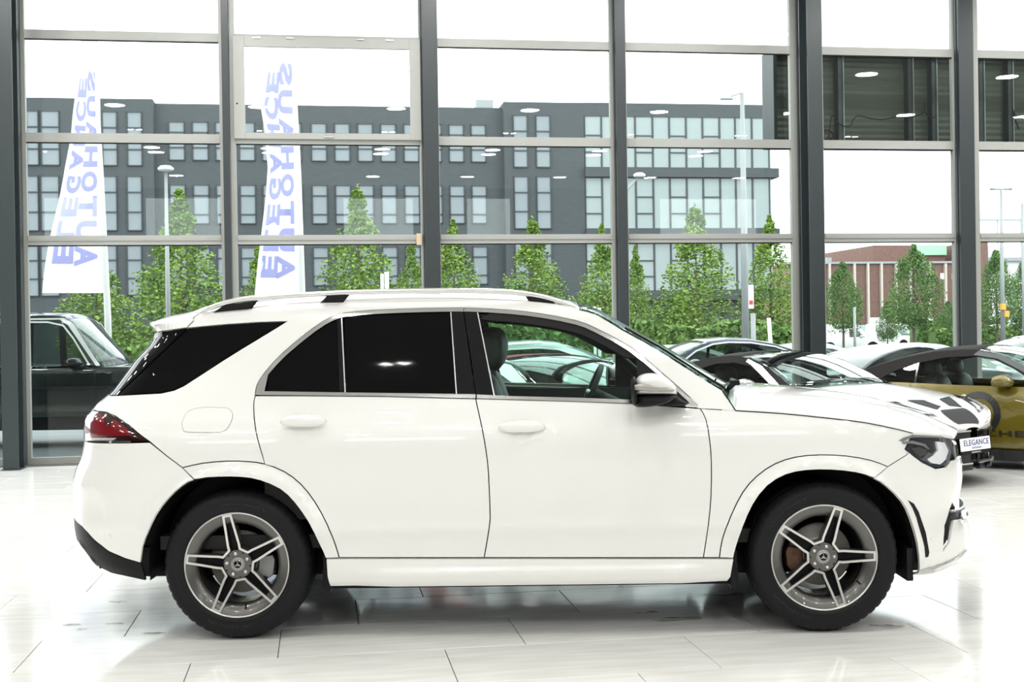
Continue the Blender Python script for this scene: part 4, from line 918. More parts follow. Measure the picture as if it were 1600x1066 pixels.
# ================================================================== trees, hedges
M['leaf'] = mat('leaf', (.24, .35, .065), .55, spec=.2, noise=(1.0, (.11, .20, .045)))
M['leaf2'] = mat('dark_leaf', (.15, .25, .07), .6, spec=.2, noise=(1.2, (.075, .15, .05)))
M['bark'] = mat('bark', (.12, .09, .065), .9)
M['hedge'] = mat('hedge_leaf', (.17, .27, .07), .6, spec=.2, noise=(1.2, (.085, .155, .045)))
def leaf_cloud(name, m, prof, n, size, seed=1, squash=1.0, lean=.0):
    """prof: (height, radius) pairs, leaves denser at the outside of lumpy tiers"""
    r = np.random.default_rng(seed); hs = np.array([p[0] for p in prof]); rs = np.array([p[1] for p in prof])
    lumps = [(r.uniform(hs[0], hs[-1]), r.uniform(0, 2*PI)) for _ in range(70)]
    V, Fs = [], []
    wts = rs**1.3; cdf = np.cumsum(wts)/wts.sum(); 
    hh = np.interp(r.random(n), np.concatenate([[0], cdf]), np.concatenate([[hs[0]], hs]))
    L = np.array([(np.interp(a, hs, rs)*math.cos(b)*.72, np.interp(a, hs, rs)*math.sin(b)*.72, a) for a, b in lumps])
    for i in range(n):
        if r.random() < .72:
            c = L[r.integers(len(L))]; R_ = np.interp(c[2], hs, rs)*.42+.06; d = r.normal(size=3); d /= np.linalg.norm(d); p = c+d*R_*r.uniform(.6, 1.05)
        else:
            R_ = np.interp(hh[i], hs, rs); a = r.uniform(0, 2*PI); q = R_*math.sqrt(r.uniform(.1, .95)); p = np.array([q*math.cos(a), q*math.sin(a), hh[i]])
        u = r.normal(size=3); u[2] *= .5; u /= np.linalg.norm(u); w = r.normal(size=3); w -= (w@u)*u; w /= np.linalg.norm(w); s = size*r.uniform(.6, 1.3)
        k = len(V); V += [tuple(p-u*s*.5), tuple(p+w*s*.32), tuple(p+u*s*.5), tuple(p-w*s*.32)]; Fs.append((k, k+1, k+2, k+3))
    me = bpy.data.meshes.new(name); me.from_pydata(V, [], Fs); me.update(); me.materials.append(m); return me
cone = [(1.2, .9), (1.7, 1.25), (2.4, 1.35), (3.1, 1.25), (3.9, .95), (4.6, .62), (5.3, .36), (6.0, .14), (6.4, .03)]
broad = [(1.7, .8), (2.0, 1.5), (2.5, 1.75), (3.1, 1.6), (3.8, 1.2), (4.4, .7), (4.9, .25), (5.1, .05)]
crown = [leaf_cloud('crown', M['leaf'], cone, 9500, .125, 11), leaf_cloud('crown', M['leaf'], cone, 9500, .125, 12), leaf_cloud('crown', M['leaf2'], broad, 10000, .125, 13), leaf_cloud('crown', M['leaf2'], broad, 10000, .125, 14)]
trunk = MB().tube([(0, 0, 0), (.03, 0, 1.2), (0, .02, 2.6), (0, 0, 4.4)], [.11, .095, .07, .02], 8)
for q in range(5):
    a = q*1.3; trunk.tube([(0, 0, 1.3+q*.4), (.7*math.cos(a), .7*math.sin(a), 2.0+q*.45)], [.04, .012], 5)
trunk = trunk.mesh('trunk'); trunk.materials.append(M['bark'])
def tree(px, ytop, yb, wpx, n, kind, label, grp):
    s0, zt = fac(px, ytop, n); k = wpx/F*n*(1.18 if kind < 2 else 1.02)/(2.7 if kind < 2 else 3.5); _, zb = fac(px, yb, n)
    hz = (zt)/(6.35 if kind < 2 else 5.05)
    o = empty('tree', sn(s0, n, -.05), random.uniform(0, 6)); tag(o, label, 'tree', grp)
    o.scale = (k, k, hz); link('crown', crown[kind], parent=o); link('trunk', trunk, parent=o)
G1 = 'hornbeam trees along the road'
for a in [(281, 298, 500, 128, 40, 0, 'tall slim green tree between the first flag and the thin lamp post'), (150, 385, 520, 110, 46, 1, 'green tree behind the foot of the left flag'), (404, 372, 520, 70, 41, 0, 'green tree behind the right flag'),
          (558, 288, 520, 112, 42, 1, 'slim green tree right of the second flag'), (708, 345, 520, 96, 43, 0, 'green tree just right of the middle mullion'), (832, 338, 520, 104, 48, 1, 'green tree above the roof of the white car in the middle bay'),
          (940, 352, 520, 84, 43, 0, 'green tree left of the fourth mullion'), (1086, 318, 530, 118, 44, 1, 'large green tree in the middle of the bay beside the tall lamp post'), (992, 385, 520, 60, 50, 0, 'thin green tree just right of the fourth mullion'),
          (1203, 338, 530, 92, 44, 0, 'green tree left of the big dark column'), (642, 372, 520, 60, 50, 1, 'small green tree left of the middle mullion')]: tree(*a, G1)
G2 = 'broad trees in front of the brick buildings'
for a in [(1316, 410, 520, 66, 58, 2, 'broad green tree against the brick wall, nearest the big dark column'), (1427, 384, 520, 92, 56, 3, 'broad cone-shaped green tree in the middle of the right bay'), (1556, 392, 540, 76, 54, 2, 'dark green tree behind the street lamp at the right'), (1604, 402, 540, 70, 55, 3, 'dark green tree at the right edge'),
          (1386, 472, 525, 40, 66, 3, 'low bush left of the cone-shaped tree'), (1482, 470, 525, 46, 66, 2, 'low bush right of the cone-shaped tree')]: tree(*a, G2)
def hedge(px0, px1, ytop, n, d, label, seed=3, m=None, zb=-.05):
    s0, z0 = fac(px0, ytop, n); s1, z1 = fac(px1, ytop, n); zt = (z0+z1)/2; L = s1-s0; r = np.random.default_rng(seed)
    cnt = int(L*(zt+d)*170); V, Fs = [], []
    for i in range(cnt):
        x = r.uniform(0, L); bump = .10*math.sin(x*1.9+seed)+.07*math.sin(x*4.3)
        if r.random() < .62: p = np.array([x, r.uniform(-.12, .08), r.uniform(0, zt+bump)])
        else: p = np.array([x, r.uniform(0, d), zt+bump+r.uniform(-.06, .12)])
        u = r.normal(size=3); u /= np.linalg.norm(u); w = r.normal(size=3); w -= (w@u)*u; w /= np.linalg.norm(w); s = .11*r.uniform(.6, 1.4)
        k = len(V); V += [tuple(p-u*s), tuple(p+w*s*.6), tuple(p+u*s), tuple(p-w*s*.6)]; Fs.append((k, k+1, k+2, k+3))
    o = empty('hedge', sn(s0, n, zb), TH); tag(o, label, 'hedge')
    me = bpy.data.meshes.new('leaves'); me.from_pydata(V, [], Fs); me.update(); lo = link('leaves', me, m or M['hedge'], o); lo['kind'] = 'stuff'
    MB().box2((.05, .06, 0), (L-.05, d, zt-.12)).build('core', M['leaf2'], o)
hedge(150, 520, 534, 37.5, .8, 'clipped green hedge across the road behind the black off-roader')
hedge(700, 965, 508, 36, 1.0, 'green hedge seen through the front side window of the white SUV', 5)
hedge(975, 1245, 511, 36, 1.2, 'green hedge behind the parked cars left of the big column', 7)
hedge(1432, 1520, 500, 70, 1.0, 'tall clipped hedge behind the vans at the right', 9)
hedge(1462, 1600, 513, 62, .9, 'low hedge in front of the tall clipped hedge', 10)
# ================================================================== street furniture
M['galv'] = mat('galvanised', (.30, .315, .32), .5, metal=.3)
M['white_pole'] = mat('white_pole', (.75, .75, .74), .4)
def pole(px, ytop, n, r0, r1, zb=-.05):
    s, z = fac(px, ytop, n); return s, z
def lamp_post(px, ytop, n, r, arm, label, kind=0, lean=0):
    s, z = fac(px, ytop, n); o = empty('street_lamp', sn(s, n, -.05), TH); tag(o, label, 'street lamp')
    MB().tube([(lean, 0, 0), (lean*.5, 0, z*.5), (0, 0, z)], [r*1.25, r, r*.6], 10).build('post', M['galv'], o)
    if kind == 0: MB().lathe([(.02, -.05), (.16, -.02), (.19, .03), (.12, .09), (.001, .11)], 20, 'z').build('lamp_head', M['white_pole'], o).location = (0, 0, z)
    if kind == 1:
        MB().tube([(0, 0, z), (arm*.6, 0, z-.12), (arm, 0, z-.30)], .035, 8).build('arm', M['galv'], o)
        h = MB().box((0, 0, 0), (.5, .2, .10)).build('lamp_head', M['zinc'], o, bevel=.03); h.location = (arm*1.15, 0, z-.34); h.rotation_euler = (0, math.radians(-20), 0)
    if kind == 2:
        for sg in (1, -1): MB().tube([(0, 0, z), (sg*arm, 0, z+.02)], [.03, .06], 8).build('arm', M['galv'], o)
    return o, z
lamp_post(259, 262, 30, .055, 0, 'slim grey lamp post with a small disc head before the slim green tree')
lp, zt = lamp_post(1159.5, 142, 31, .085, -.42, 'tall grey lamp post with an arm and a white board on it', 3)
o = MB().box((.14, -.05, 0), (.15, .03, .62)).build('notice_board', M['white_pole'], lp); o.location.z = fac(1166, 461, 31)[1]
o = MB().box((.14, -.067, -.15), (.10, .006, .11)).build('notice_print', mat('red_print', (.6, .06, .07), .6), lp); o.location.z = fac(1166, 461, 31)[1]
MB().tube([(0, 0, zt), (-.30, 0, zt-.10)], .02, 6).build('arm', M['galv'], lp); MB().box((-.42, 0, zt-.16), (.34, .12, .06)).build('lamp_head', M['zinc'], lp, bevel=.02)
lamp_post(976, 292, 33, .05, .38, 'street lamp with a short slanted arm beside the fourth mullion', 0) if False else None
q, zq = fac(999, 272, 33); o = empty('street_lamp', sn(fac(968, 300, 33)[0], 33, -.05), TH); tag(o, 'street lamp with a slanted arm and pale round head beside the fourth mullion', 'street lamp')
dx = q-fac(968, 300, 33)[0]; MB().tube([(0, 0, 0), (0, 0, zq-.7), (dx*.5, 0, zq-.3), (dx, 0, zq)], [.06, .05, .03, .025], 8).build('post', M['galv'], o)
MB().lathe([(.02, -.05), (.15, -.03), (.17, .03), (.10, .08), (.001, .09)], 18, 'z', c=(dx, 0, zq)).build('lamp_head', M['white_pole'], o)
o, z = lamp_post(1564, 294, 50, .09, .5, 'double-armed street lamp with orange boxes at the right', 2)
for dx, yy in ((-.05, 478), (.10, 489)):
    b = MB().box((0, 0, 0), (.20, .18, .26)).build('signal_box', mat('orange_box', (.75, .38, .05), .5) if 'orange_box' not in bpy.data.materials else bpy.data.materials['orange_box'], o, bevel=.01); b.location = (dx, -.12, fac(1564, yy, 50)[1])
def post(px, y0, n, r, m, label, nm='bollard', lean=0., cat='post', grp=None):
    s, z = fac(px, y0, n); o = MB().tube([(lean, 0, 0), (0, 0, z)], r, 10).build(nm, m, rot=(0, 0, TH), loc=sn(s, n, -.05)); tag(o, label, cat, grp)
post(1597, 316, 48, .06, M['galv'], 'plain grey mast at the right edge behind the trees', 'mast', cat='mast')
post(1335, 478, 44, .05, M['galv'], 'thin grey post in front of the parked white van', 'sign_post')
post(1176.5, 487, 33, .07, M['galv'], 'short grey bollard just right of the tall lamp post')
post(1201, 494, 30, .05, M['white_pole'], 'leaning pale post between the hedge and the big column', 'barrier_post', lean=.12)
post(597, 424, 24, .035, M['white_pole'], 'left one of two pale posts above the roof rail', 'barrier_post'); post(604, 421, 24, .045, M['white_pole'], 'right one of two pale posts above the roof rail', 'barrier_post')
post(929, 476, 29, .035, M['white_pole'], 'left one of two short pale posts by the windscreen top', 'barrier_post'); post(936, 478, 29, .04, M['white_pole'], 'right one of two short pale posts by the windscreen top', 'barrier_post')
# ---- flags
M['cloth'] = mat('flag_cloth', (.90, .90, .90), .8); 
_b = M['cloth'].node_tree.nodes['Principled BSDF']; _b.inputs['Transmission Weight'].default_value = 0
nt = M['cloth'].node_tree; tr = nt.nodes.new('ShaderNodeBsdfTranslucent'); mx = nt.nodes.new('ShaderNodeMixShader'); mx.inputs[0].default_value = .5; tr.inputs[0].default_value = (.95, .95, .97, 1)
nt.links.new(_b.outputs[0], mx.inputs[1]); nt.links.new(tr.outputs[0], mx.inputs[2]); nt.links.new(mx.outputs[0], nt.nodes['Material Output'].inputs[0])
M['print'] = M['cloth'].copy(); M['print'].name = 'flag_print'
for _n in M['print'].node_tree.nodes:
    if _n.type == 'BSDF_TRANSLUCENT': _n.inputs[0].default_value = (.50, .50, .80, 1)
    if _n.type == 'BSDF_PRINCIPLED': _n.inputs['Base Color'].default_value = (.42, .41, .74, 1)
def flag(edge_l, edge_r, n, lines, label, wav):
    """edge_l / edge_r: pixel outline, top to bottom"""
    y0, y1 = edge_l[0][1], edge_l[-1][1]; rows = np.linspace(y0, y1, 60)
    xl = np.interp(rows, [p[1] for p in edge_l], [p[0] for p in edge_l]); xr = np.interp(rows, [p[1] for p in edge_r], [p[0] for p in edge_r])
    nu = 16
    def pos(u, v):                      # u 0..1 left to right, v: pixel row
        a = np.interp(v, rows, xl); b = np.interp(v, rows, xr); x = a+(b-a)*u
        dn = wav*math.sin(v/38.+u*2.2)*(1-u)
        s, z = fac(x, v, n); return (s, dn, z)
    G = [[pos(u, v) for u in np.linspace(0, 1, nu)] for v in rows]
    px, _ = edge_r[-1]; s0, _ = fac(px, 500, n)
    o = empty('flag', sn(s0, n, -.05), TH); tag(o, label, 'flag')
    G = np.array(G); G[:, :, 0] -= s0; G[:, :, 2] += .05
    MB().grid(G, flip=True).build('cloth', M['cloth'], o)
    for (txt, uc, v0, v1, hw) in lines:
        k = len(txt)
        for i, ch in enumerate(txt):
            vc = v1+(v0-v1)*(i+.5)/k; me = text_mesh(ch, 1.0, .0, .05); co = np.array([v.co for v in me.vertices])
            if len(co) == 0: continue
            w = co[:, 0].max()-co[:, 0].min(); h = .72; cx = (co[:, 0].max()+co[:, 0].min())/2
            cell = abs(v1-v0)/k*.84
            for vtx, c in zip(me.vertices, co):
                tx = (c[0]-cx)/max(w, .5)*cell; ty = (c[1])/.36*hw       # reading upwards, seen from behind
                p = pos(uc+ty, vc-tx); vtx.co = (p[0]-s0, p[1]-.012, p[2]+.05)
            me.update(); link('letter', me, M['print'], o)
    return o, s0
f1, s0 = flag([(124, 60), (122, 120), (118, 160), (112, 215), (100, 262), (84, 340), (76, 390), (67, 458)], [(152, 60), (155, 120), (156.5, 160), (159, 260), (161, 340), (163, 400), (164, 461)], 23, [('AUTOHAUS', .66, 108, 420, .185), ('ELEGANCE', .27, 120, 416, .165)], 'white banner flag with lilac lettering seen from behind, nearest the left column', .12)
zt = fac(152, 15, 23)[1]; MB().tube([(.06, 0, 0), (.05, 0, 2.0), (-.02, 0, zt*.6), (-.13, 0, zt)], [.065, .06, .045, .03], 12).build('pole', M['white_pole'], f1)
f2, s0 = flag([(418, 70), (414, 120), (408, 170), (414, 205), (418, 260), (414, 310), (407, 380), (399, 455), (397, 475)], [(462, 70), (464, 160), (465, 200), (466, 300), (469, 400), (471, 475)], 24, [('AUTOHAUS', .64, 95, 440, .19), ('ELEGANCE', .26, 110, 438, .175)], 'white banner flag with lilac lettering, right of the first mullion', .2)
zt = fac(459, 25, 24)[1]; MB().tube([(.05, .03, 0), (.03, .03, 2.0), (0, .03, zt*.6), (-.10, .03, zt)], [.065, .06, .045, .03], 12).build('pole', M['white_pole'], f2)
# ---- back of the large sign fixed outside the glass
SB = empty('sign_board', sn(0, NF+.55, 0), TH); tag(SB, 'back of a long corrugated sign board with posts and loose cables outside the glass', 'sign')
ns = NF+.55
M['olive'] = mat('sign_back', (.075, .082, .068), .55)
a, _ = fac(1207, 150, ns); z0 = fac(1380, 230, ns)[1]; z1 = fac(1380, 82, ns)[1]
prof = []; k = int((z1-z0)/.045)
L = 9.5
for i in range(k+1):
    prof.append([(a+.05, .30+(.012 if i % 2 else 0), z0+(z1-z0)*i/k), (a+L, .30+(.012 if i % 2 else 0), z0+(z1-z0)*i/k)])
MB().grid(prof, smooth=False).build('corrugated_sheet', M['olive'], SB)
MB().box2((a, .315, z0), (a+L, .36, z1)).build('front_panel', M['steel'], SB)
MB().box2((a-.02, -.10, z0), (a+.03, .36, z1)).build('edge_frame', M['steel2'], SB)
MB().box2((a, .0, z0-.0), (a+L, .36, z0+.03)).build('edge_frame', M['steel2'], SB); MB().box2((a, .0, z1-.03), (a+L, .36, z1)).build('edge_frame', M['steel2'], SB)
for x in (1243, 1311, 1420, 1457, 1531, 1576, 1640):
    s, _ = fac(x, 150, ns+.2); MB().box2((s-.03, .16, z0), (s+.03, .30, z1)).box2((s+.03, .15, z0), (s+.045, .17, z1)).build('post', M['steel2'], SB)
    MB().box2((s+.045, .155, z0), (s+.06, .165, z1)).build('post_edge', M['galv'], SB)
def cable(pts): 
    q = [(*fac(x, y, ns+.12), 0) for x, y in smooth_line(pts, 4)]; MB().tube([(p[0], .12, p[1]) for p in q], .008, 6).build('cable', M['black'], SB)
cable([(1288, 219), (1294, 216), (1297, 200), (1299, 182), (1304, 182), (1310, 192), (1318, 197), (1328, 197), (1334, 186), (1342, 181), (1360, 185), (1378, 187), (1400, 183), (1420, 183), (1436, 180), (1444, 175), (1452, 182), (1462, 183)])
cable([(1444, 175), (1445, 160)]); cable([(1288, 204), (1296, 204), (1302, 212), (1296, 219)])
cable([(1582, 170), (1588, 182), (1596, 184), (1610, 180)]); cable([(1582, 168), (1586, 186), (1592, 202)])
# ================================================================== the other cars
M['cglass'] = glassmat('tinted_car_glass', (.42, .50, .47), 1.5, 1.2)
M['sglass'] = glassmat('car_screen_glass', (.72, .80, .77), 1.5, 1.2)
M['olive_paint'] = mat('olive_paint', (.135, .107, .009), .22, coat=1, metal=.15)
M['softtop'] = mat('black_soft_top', (.022, .021, .021), .85, bump=(160, .2, .002), spec=.2)
M['redtop'] = mat('brown_soft_top', (.17, .055, .04), .85, bump=(160, .2, .002))
M['silver_paint'] = mat('silver_paint', (.50, .58, .57), .25, metal=.5, coat=1)
M['blue_paint'] = mat('dark_blue_paint', (.055, .065, .095), .2, coat=1, metal=.3)
M['black_paint'] = mat('black_paint', (.010, .014, .014), .12, coat=.6, spec=.4)
M['grey_paint'] = mat('grey_paint', (.10, .11, .12), .25, coat=1)
wh_cache = {}
def small_wheel(r, w, rimm, parent, x, y, sg):
    key = (r, w, rimm.name)
    if key not in wh_cache:
        a = MB().lathe([(r*.66, .03), (r*.72, .004), (r*.9, 0), (r*.97, .015), (r, .05), (r, w-.05), (r*.95, w-.01), (r*.66, w)], 40).mesh('tyre'); a.materials.append(M['rubber'])
        b = MB().lathe([(r*.67, .012), (r*.63, .018), (r*.61, .05), (r*.61, w*.8)], 40)
        for k in range(10):
            q = 2*PI*k/10; c, s = math.cos(q), math.sin(q); h = .014
            V = [(u*c-v*s, hh, u*s+v*c) for hh in (.02, .05) for u, v in ((.05, -.022), (r*.63, -h), (r*.63, h), (.05, .022))]
            b.add(V, [(0, 1, 2, 3), (0, 4, 5, 1), (1, 5, 6, 2), (2, 6, 7, 3), (3, 7, 4, 0)])
        b.lathe([(.0001, .015), (.06, .018), (.065, .06)], 20); b = b.mesh('rim'); b.materials.append(rimm)
        d = MB().lathe([(.0001, .09), (r*.5, .09), (r*.5, .12)], 28).mesh('brake_disc'); d.materials.append(M['disc']); wh_cache[key] = (a, b, d)
    o = empty('wheel', (x, y, r), parent=parent)
    for nm, me in zip(('tyre', 'rim', 'brake_disc'), wh_cache[key]): link(nm, me, parent=o)
    o.scale = (1, sg, 1); return o
def gen_car(label, loc, yaw, c, cat='car', group=None, name='car'):
    root = empty(name, loc, yaw); tag(root, label, cat, group)
    hw, Lf, Lr = c['hw'], c['Lf'], c['Lr']; belt = np.array(c['belt']); roof = np.array(c['roof']); zb_ = c.get('wz', .82); zt = roof[:, 1].max(); tw = c.get('tw', .70)
    wz = table([(.1, .90*hw), (.25, .96*hw), (.45, .99*hw), (.6, hw), (zb_-.06, .985*hw), (zb_+.03, .94*hw), (zt, tw*hw), (zt+.3, (tw-.2)*hw)], .025)
    rf, rr__ = c.get('rf', .95), c.get('rr', .7)
    def SP(x, z):
        x, z = np.broadcast_arrays(np.asarray(x, float), np.asarray(z, float)); w = np.interp(z, wz[0], wz[1])
        a = np.clip((x-(Lf-rf))/rf, 0, .99999); b = np.clip((-(Lr-rr__)-x)/rr__, 0, .99999)
        y = w*(1-a**2.3)**(1/2.2)*(1-b**2.5)**(1/2.3)
        if c.get('boxy'): y = w*(1-a**7)**(1/3)*(1-b**7)**(1/3)
        for wx in c['wx']: y = y+.018*np.exp(-((np.hypot(x-wx, z-c['wr'])-c['wr']*1.22)/.05)**2)*(z > .3)
        return np.stack([x, -y, z], -1)
    def SN(x, z, e=.004):
        n = np.cross(SP(x+e, z)-SP(x-e, z), SP(x, z+e)-SP(x, z-e)); return n/(np.linalg.norm(n, axis=-1, keepdims=True)+1e-12)
    sf = (SP, SN); paint = c['paint']; bz = lambda x: float(np.interp(x, belt[:, 0], belt[:, 1])); rz = lambda x: float(np.interp(x, roof[:, 0], roof[:, 1]))
    ra = c['wr']*1.16
    z0 = c.get('sill', .22); bot = [(-Lr+.02, z0+.2), (-Lr+.05, z0+.03)]
    for wx in c['wx']:
        bot += [(wx-ra, z0)]+[(wx-ra*math.cos(t), c['wr']+ra*math.sin(t)) for t in np.linspace(math.asin(min(.9, max(0, (z0-c['wr'])/ra))), PI-math.asin(min(.9, max(0, (z0-c['wr'])/ra))), 13)]+[(wx+ra, z0)]
    bot += [(Lf-.05, z0-.02), (Lf-.01, z0+.18)]
    top = [(x, bz(x)) for x in np.linspace(Lf-.004, -Lr+.004, 26)]
    panel('body_side', bot+top, paint, root, raw=True, gap=0, h=.09, surf=sf)
    panel('inner_body', [(-Lr+.3, .25), (Lf-.35, .22), (Lf-.35, bz(Lf-.5)-.06), (0, bz(0)-.05), (-Lr+.3, bz(-Lr+.3)-.05)], M['black'], root, raw=True, gap=0, h=.2, surf=sf, off=-.09, thick=0)
    x0, x1 = roof[0, 0], roof[-1, 0]; xa, xb = c['glass_x']       # rear glass ends / windscreen starts
    def edge(xs, f, dz=0.): return [SP(x, f(x))+np.array([0, 0, dz]) for x in xs]
    xs = np.linspace(x1-.02, Lf-.004, 14); loft('bonnet', edge(xs, bz), list(np.linspace(.0, 0, 14)), list(np.linspace(c.get('hb', .09), .02, 14)), paint, pz=3, nv=17, parent=root)
    xs = np.linspace(-Lr+.004, x0+.02, 10); loft('boot_lid', edge(xs, bz), [0]*10, list(np.linspace(.02, .05, 10)), paint, pz=3, nv=17, parent=root)
    def rseg(nm, a, b, m, k, bxs=(0, 0), hbs=(.05, .05), th=.01):
        xs = np.linspace(a, b, k); loft(nm, edge(xs, rz), list(np.linspace(*bxs, k)), list(np.linspace(*hbs, k)), m, pz=2.4, nv=17, parent=root, thick=th)
    rm = c.get('roofm', paint)
    if xa > x0+.05: rseg('rear_window', x0, xa, c.get('rearm', M['cglass']), 6, (-.10, -.02), (.04, .05), .004)
    rseg('roof', xa, xb, rm, 16, (-.02, .03)); rseg('windscreen', xb, x1, M['sglass'], 8, (.03, .22), (.05, .04), .004)
    win = c['win']; rl = [(x, rz(x)-.0) for x in np.linspace(x0, x1, 26)]
    fm = c.get('framem', rm)
    panel('window_frame', [(x0, bz(x0))]+rl+[(x1, bz(x1))]+win[::-1], fm, root, raw=True, gap=0, h=.05, surf=sf)
    if c.get('chrome'):
        t = []
        for i, p in enumerate(win):
            a = np.array(win[max(i-1, 0)]); b = np.array(win[min(i+1, len(win)-1)]); d = (b-a)/np.linalg.norm(b-a); t.append((p[0]-d[1]*c['chrome'], p[1]+d[0]*c['chrome']))
        panel('window_trim', win+t[::-1], M['trim_light'], root, raw=True, gap=0, h=.05, surf=sf, off=.005, thick=.008)
    panel('side_window', win, c.get('sidem', M['cglass']), root, raw=True, gap=0, h=.06, surf=sf, off=-.008, thick=0)
    for xp, wd in c.get('pillars', ()):
        zt_ = max(p[1] for p in win); 
        wx_ = sorted(win); z_ = float(np.interp(xp, [p[0] for p in win], [p[1] for p in win]))
        panel('door_pillar', [(xp-wd, bz(xp)), (xp+wd, bz(xp)), (xp+wd, z_), (xp-wd, z_)], M['gloss_black'], root, raw=True, gap=0, h=.06, surf=sf, off=.002)
    for xd in c.get('doors', ()):
        panel('door_gap', [(xd-.004, .3), (xd+.004, .3), (xd+.004, bz(xd)), (xd-.004, bz(xd))], M['black'], root, raw=True, gap=0, h=.1, surf=sf, off=.001, thick=.003)
    for wx in c['wx']:
        for sg in (1, -1): small_wheel(c['wr'], .23, c.get('rimm', M['rim_grey']), root, wx, -sg*(hw-.01), sg)
    MB().box2((-Lr+.25, -hw+.15, z0-.02), (Lf-.3, hw-.15, .55)).box2((-Lr+.3, -hw+.12, .5), (-.95 if x0 < -1 else x0+.2, hw-.12, bz(-1)-.06)).box2((x1-.35, -hw+.12, .5), (x1+.3, hw-.12, bz(x1)-.03)).build('floor_pan', M['dark'], root)
    for sy in (.38, -.38):
        s = empty('seat', (c.get('seatx', -.25), sy, 0), parent=root); h = min(1.0, bz(0)+.08)
        inflate('backrest', smooth_line([(-.25, h), (-.05, h+.02), (.02, h-.2), (.12, .45), (-.08, .42), (-.25, h)], 3)[:-1], 0, .24, M['leather'], s, raw=True, flat=.6)
        inflate('headrest', smooth_line([(-.24, h+.02), (-.22, h+.17), (-.10, h+.17), (-.08, h+.02), (-.24, h+.02)], 4)[:-1], 0, .13, M['leather'], s, raw=True, flat=.5)
    rg = [(x1-.62+.07*math.sin(a), .38+.18*math.cos(a), bz(x1)-.02+.17*math.sin(a)) for a in np.linspace(0, 2*PI, 28)[:-1]]
    MB().tube(rg, .015, 8, closed=True).tube([(x1-.62, .38, bz(x1)-.02), (x1-.3, .38, bz(x1)-.12)], .03, 8).build('steering_wheel', M['leather'], root)
    for sg in (1, -1):
        mx_, mz = c.get('mir', (x1-.55, bz(x1)+.07)); y = sg*(float(-SP(mx_, mz)[1])+.12)
        vs = smooth_line([(-.11, .0), (-.09, .06), (0, .085), (.09, .055), (.13, -.01), (.08, -.05), (-.08, -.055), (-.11, 0)], 3)[:-1]
        o = inflate('side_mirror', vs, 0, .10, c.get('mirm', paint), root, raw=True, rings=6, flat=.2); o.location = (mx_, y, mz)
        MB().tube([(mx_+.04, y, mz-.04), (mx_+.06, sg*(abs(y)-.17), mz-.08)], .022, 8).build('mirror_foot', M['black'], root)
    return root, SP, SN, sf, bz, rz
sport_belt = [(-2.3, .80), (-2.1, .90), (-1.5, .95), (-.9, .92), (0, .90), (.8, .90), (1.2, .88), (1.7, .80), (2.1, .66), (2.3, .52)]
# ---- white roadster with a black hood
roadster = dict(hw=.96, Lf=2.28, Lr=2.25, rf=.85, belt=[(-2.25, .72), (-2.0, .86), (-1.5, .90), (-.9, .90), (0, .885), (.8, .885), (1.3, .86), (1.8, .79), (2.1, .69), (2.28, .56)],
    roof=[(-1.35, .92), (-1.05, 1.07), (-.75, 1.17), (-.4, 1.245), (-.1, 1.265), (.12, 1.245), (.32, 1.19), (.57, 1.07), (.84, .93)], glass_x=(-1.35, .02),
    win=[(-.82, .905), (-.72, 1.02), (-.55, 1.115), (-.3, 1.18), (-.05, 1.195), (.17, 1.16), (.37, 1.06), (.60, .92)], paint=M['paint'], roofm=M['softtop'], framem=M['softtop'], sidem=M['sglass'], wx=(-1.3, 1.32), wr=.34, hb=.10, doors=(-.55, .72), seatx=-.3, mirm=M['satin'])
yw = -math.radians(50)
R1, SP1, SN1, sf1, bz1, rz1 = gen_car('white sports convertible with a black soft top just behind the large white SUV\'s bonnet', (2.95, 13.65, 0), yw, roadster)
def nose(root, sf_, bz_, c, front=True):
    pass
Lf = 2.28
panel('headlight', [(1.62, .74), (1.75, .79), (1.98, .715), (2.10, .60), (2.04, .60), (1.85, .67), (1.70, .70)], M['lamp_dark'], R1, raw=True, gap=0, h=.04, surf=sf1, off=.006)
panel('lamp_lens', [(1.80, .735), (1.92, .70), (2.03, .62), (1.97, .635), (1.84, .695)], M['led'], R1, raw=True, gap=0, h=.04, surf=sf1, off=.010)
panel('front_grille', [(1.95, .52), (2.2, .54), (2.279, .54), (2.279, .24), (2.15, .22), (1.95, .26)], M['gloss_black'], R1, raw=True, gap=0, h=.05, surf=sf1, off=.008)
panel('bumper_cover', [(1.88, .585), (2.1, .57), (2.279, .545), (2.279, .22), (1.88, .22)], M['gloss_black'], R1, raw=True, gap=0, h=.05, surf=sf1, off=.005)
panel('grille_trim', [(2.02, .52), (2.2, .545), (2.279, .55), (2.279, .535), (2.2, .53), (2.02, .505)], M['chrome'], R1, raw=True, gap=0, h=.05, surf=sf1, off=.018)
panel('air_intake', [(1.72, .46), (1.95, .50), (2.05, .36), (1.95, .24), (1.72, .26)], M['gloss_black'], R1, raw=True, gap=0, h=.05, surf=sf1, off=.008)
panel('splitter', [(1.68, .235), (2.1, .225), (2.279, .225), (2.279, .17), (2.0, .17), (1.68, .19)], M['gloss_black'], R1, raw=True, gap=0, h=.05, surf=sf1, off=.03, thick=.04)
panel('splitter_trim', [(1.70, .25), (2.1, .24), (2.279, .24), (2.279, .225), (2.1, .225), (1.70, .235)], M['satin'], R1, raw=True, gap=0, h=.05, surf=sf1, off=.035, thick=.02)
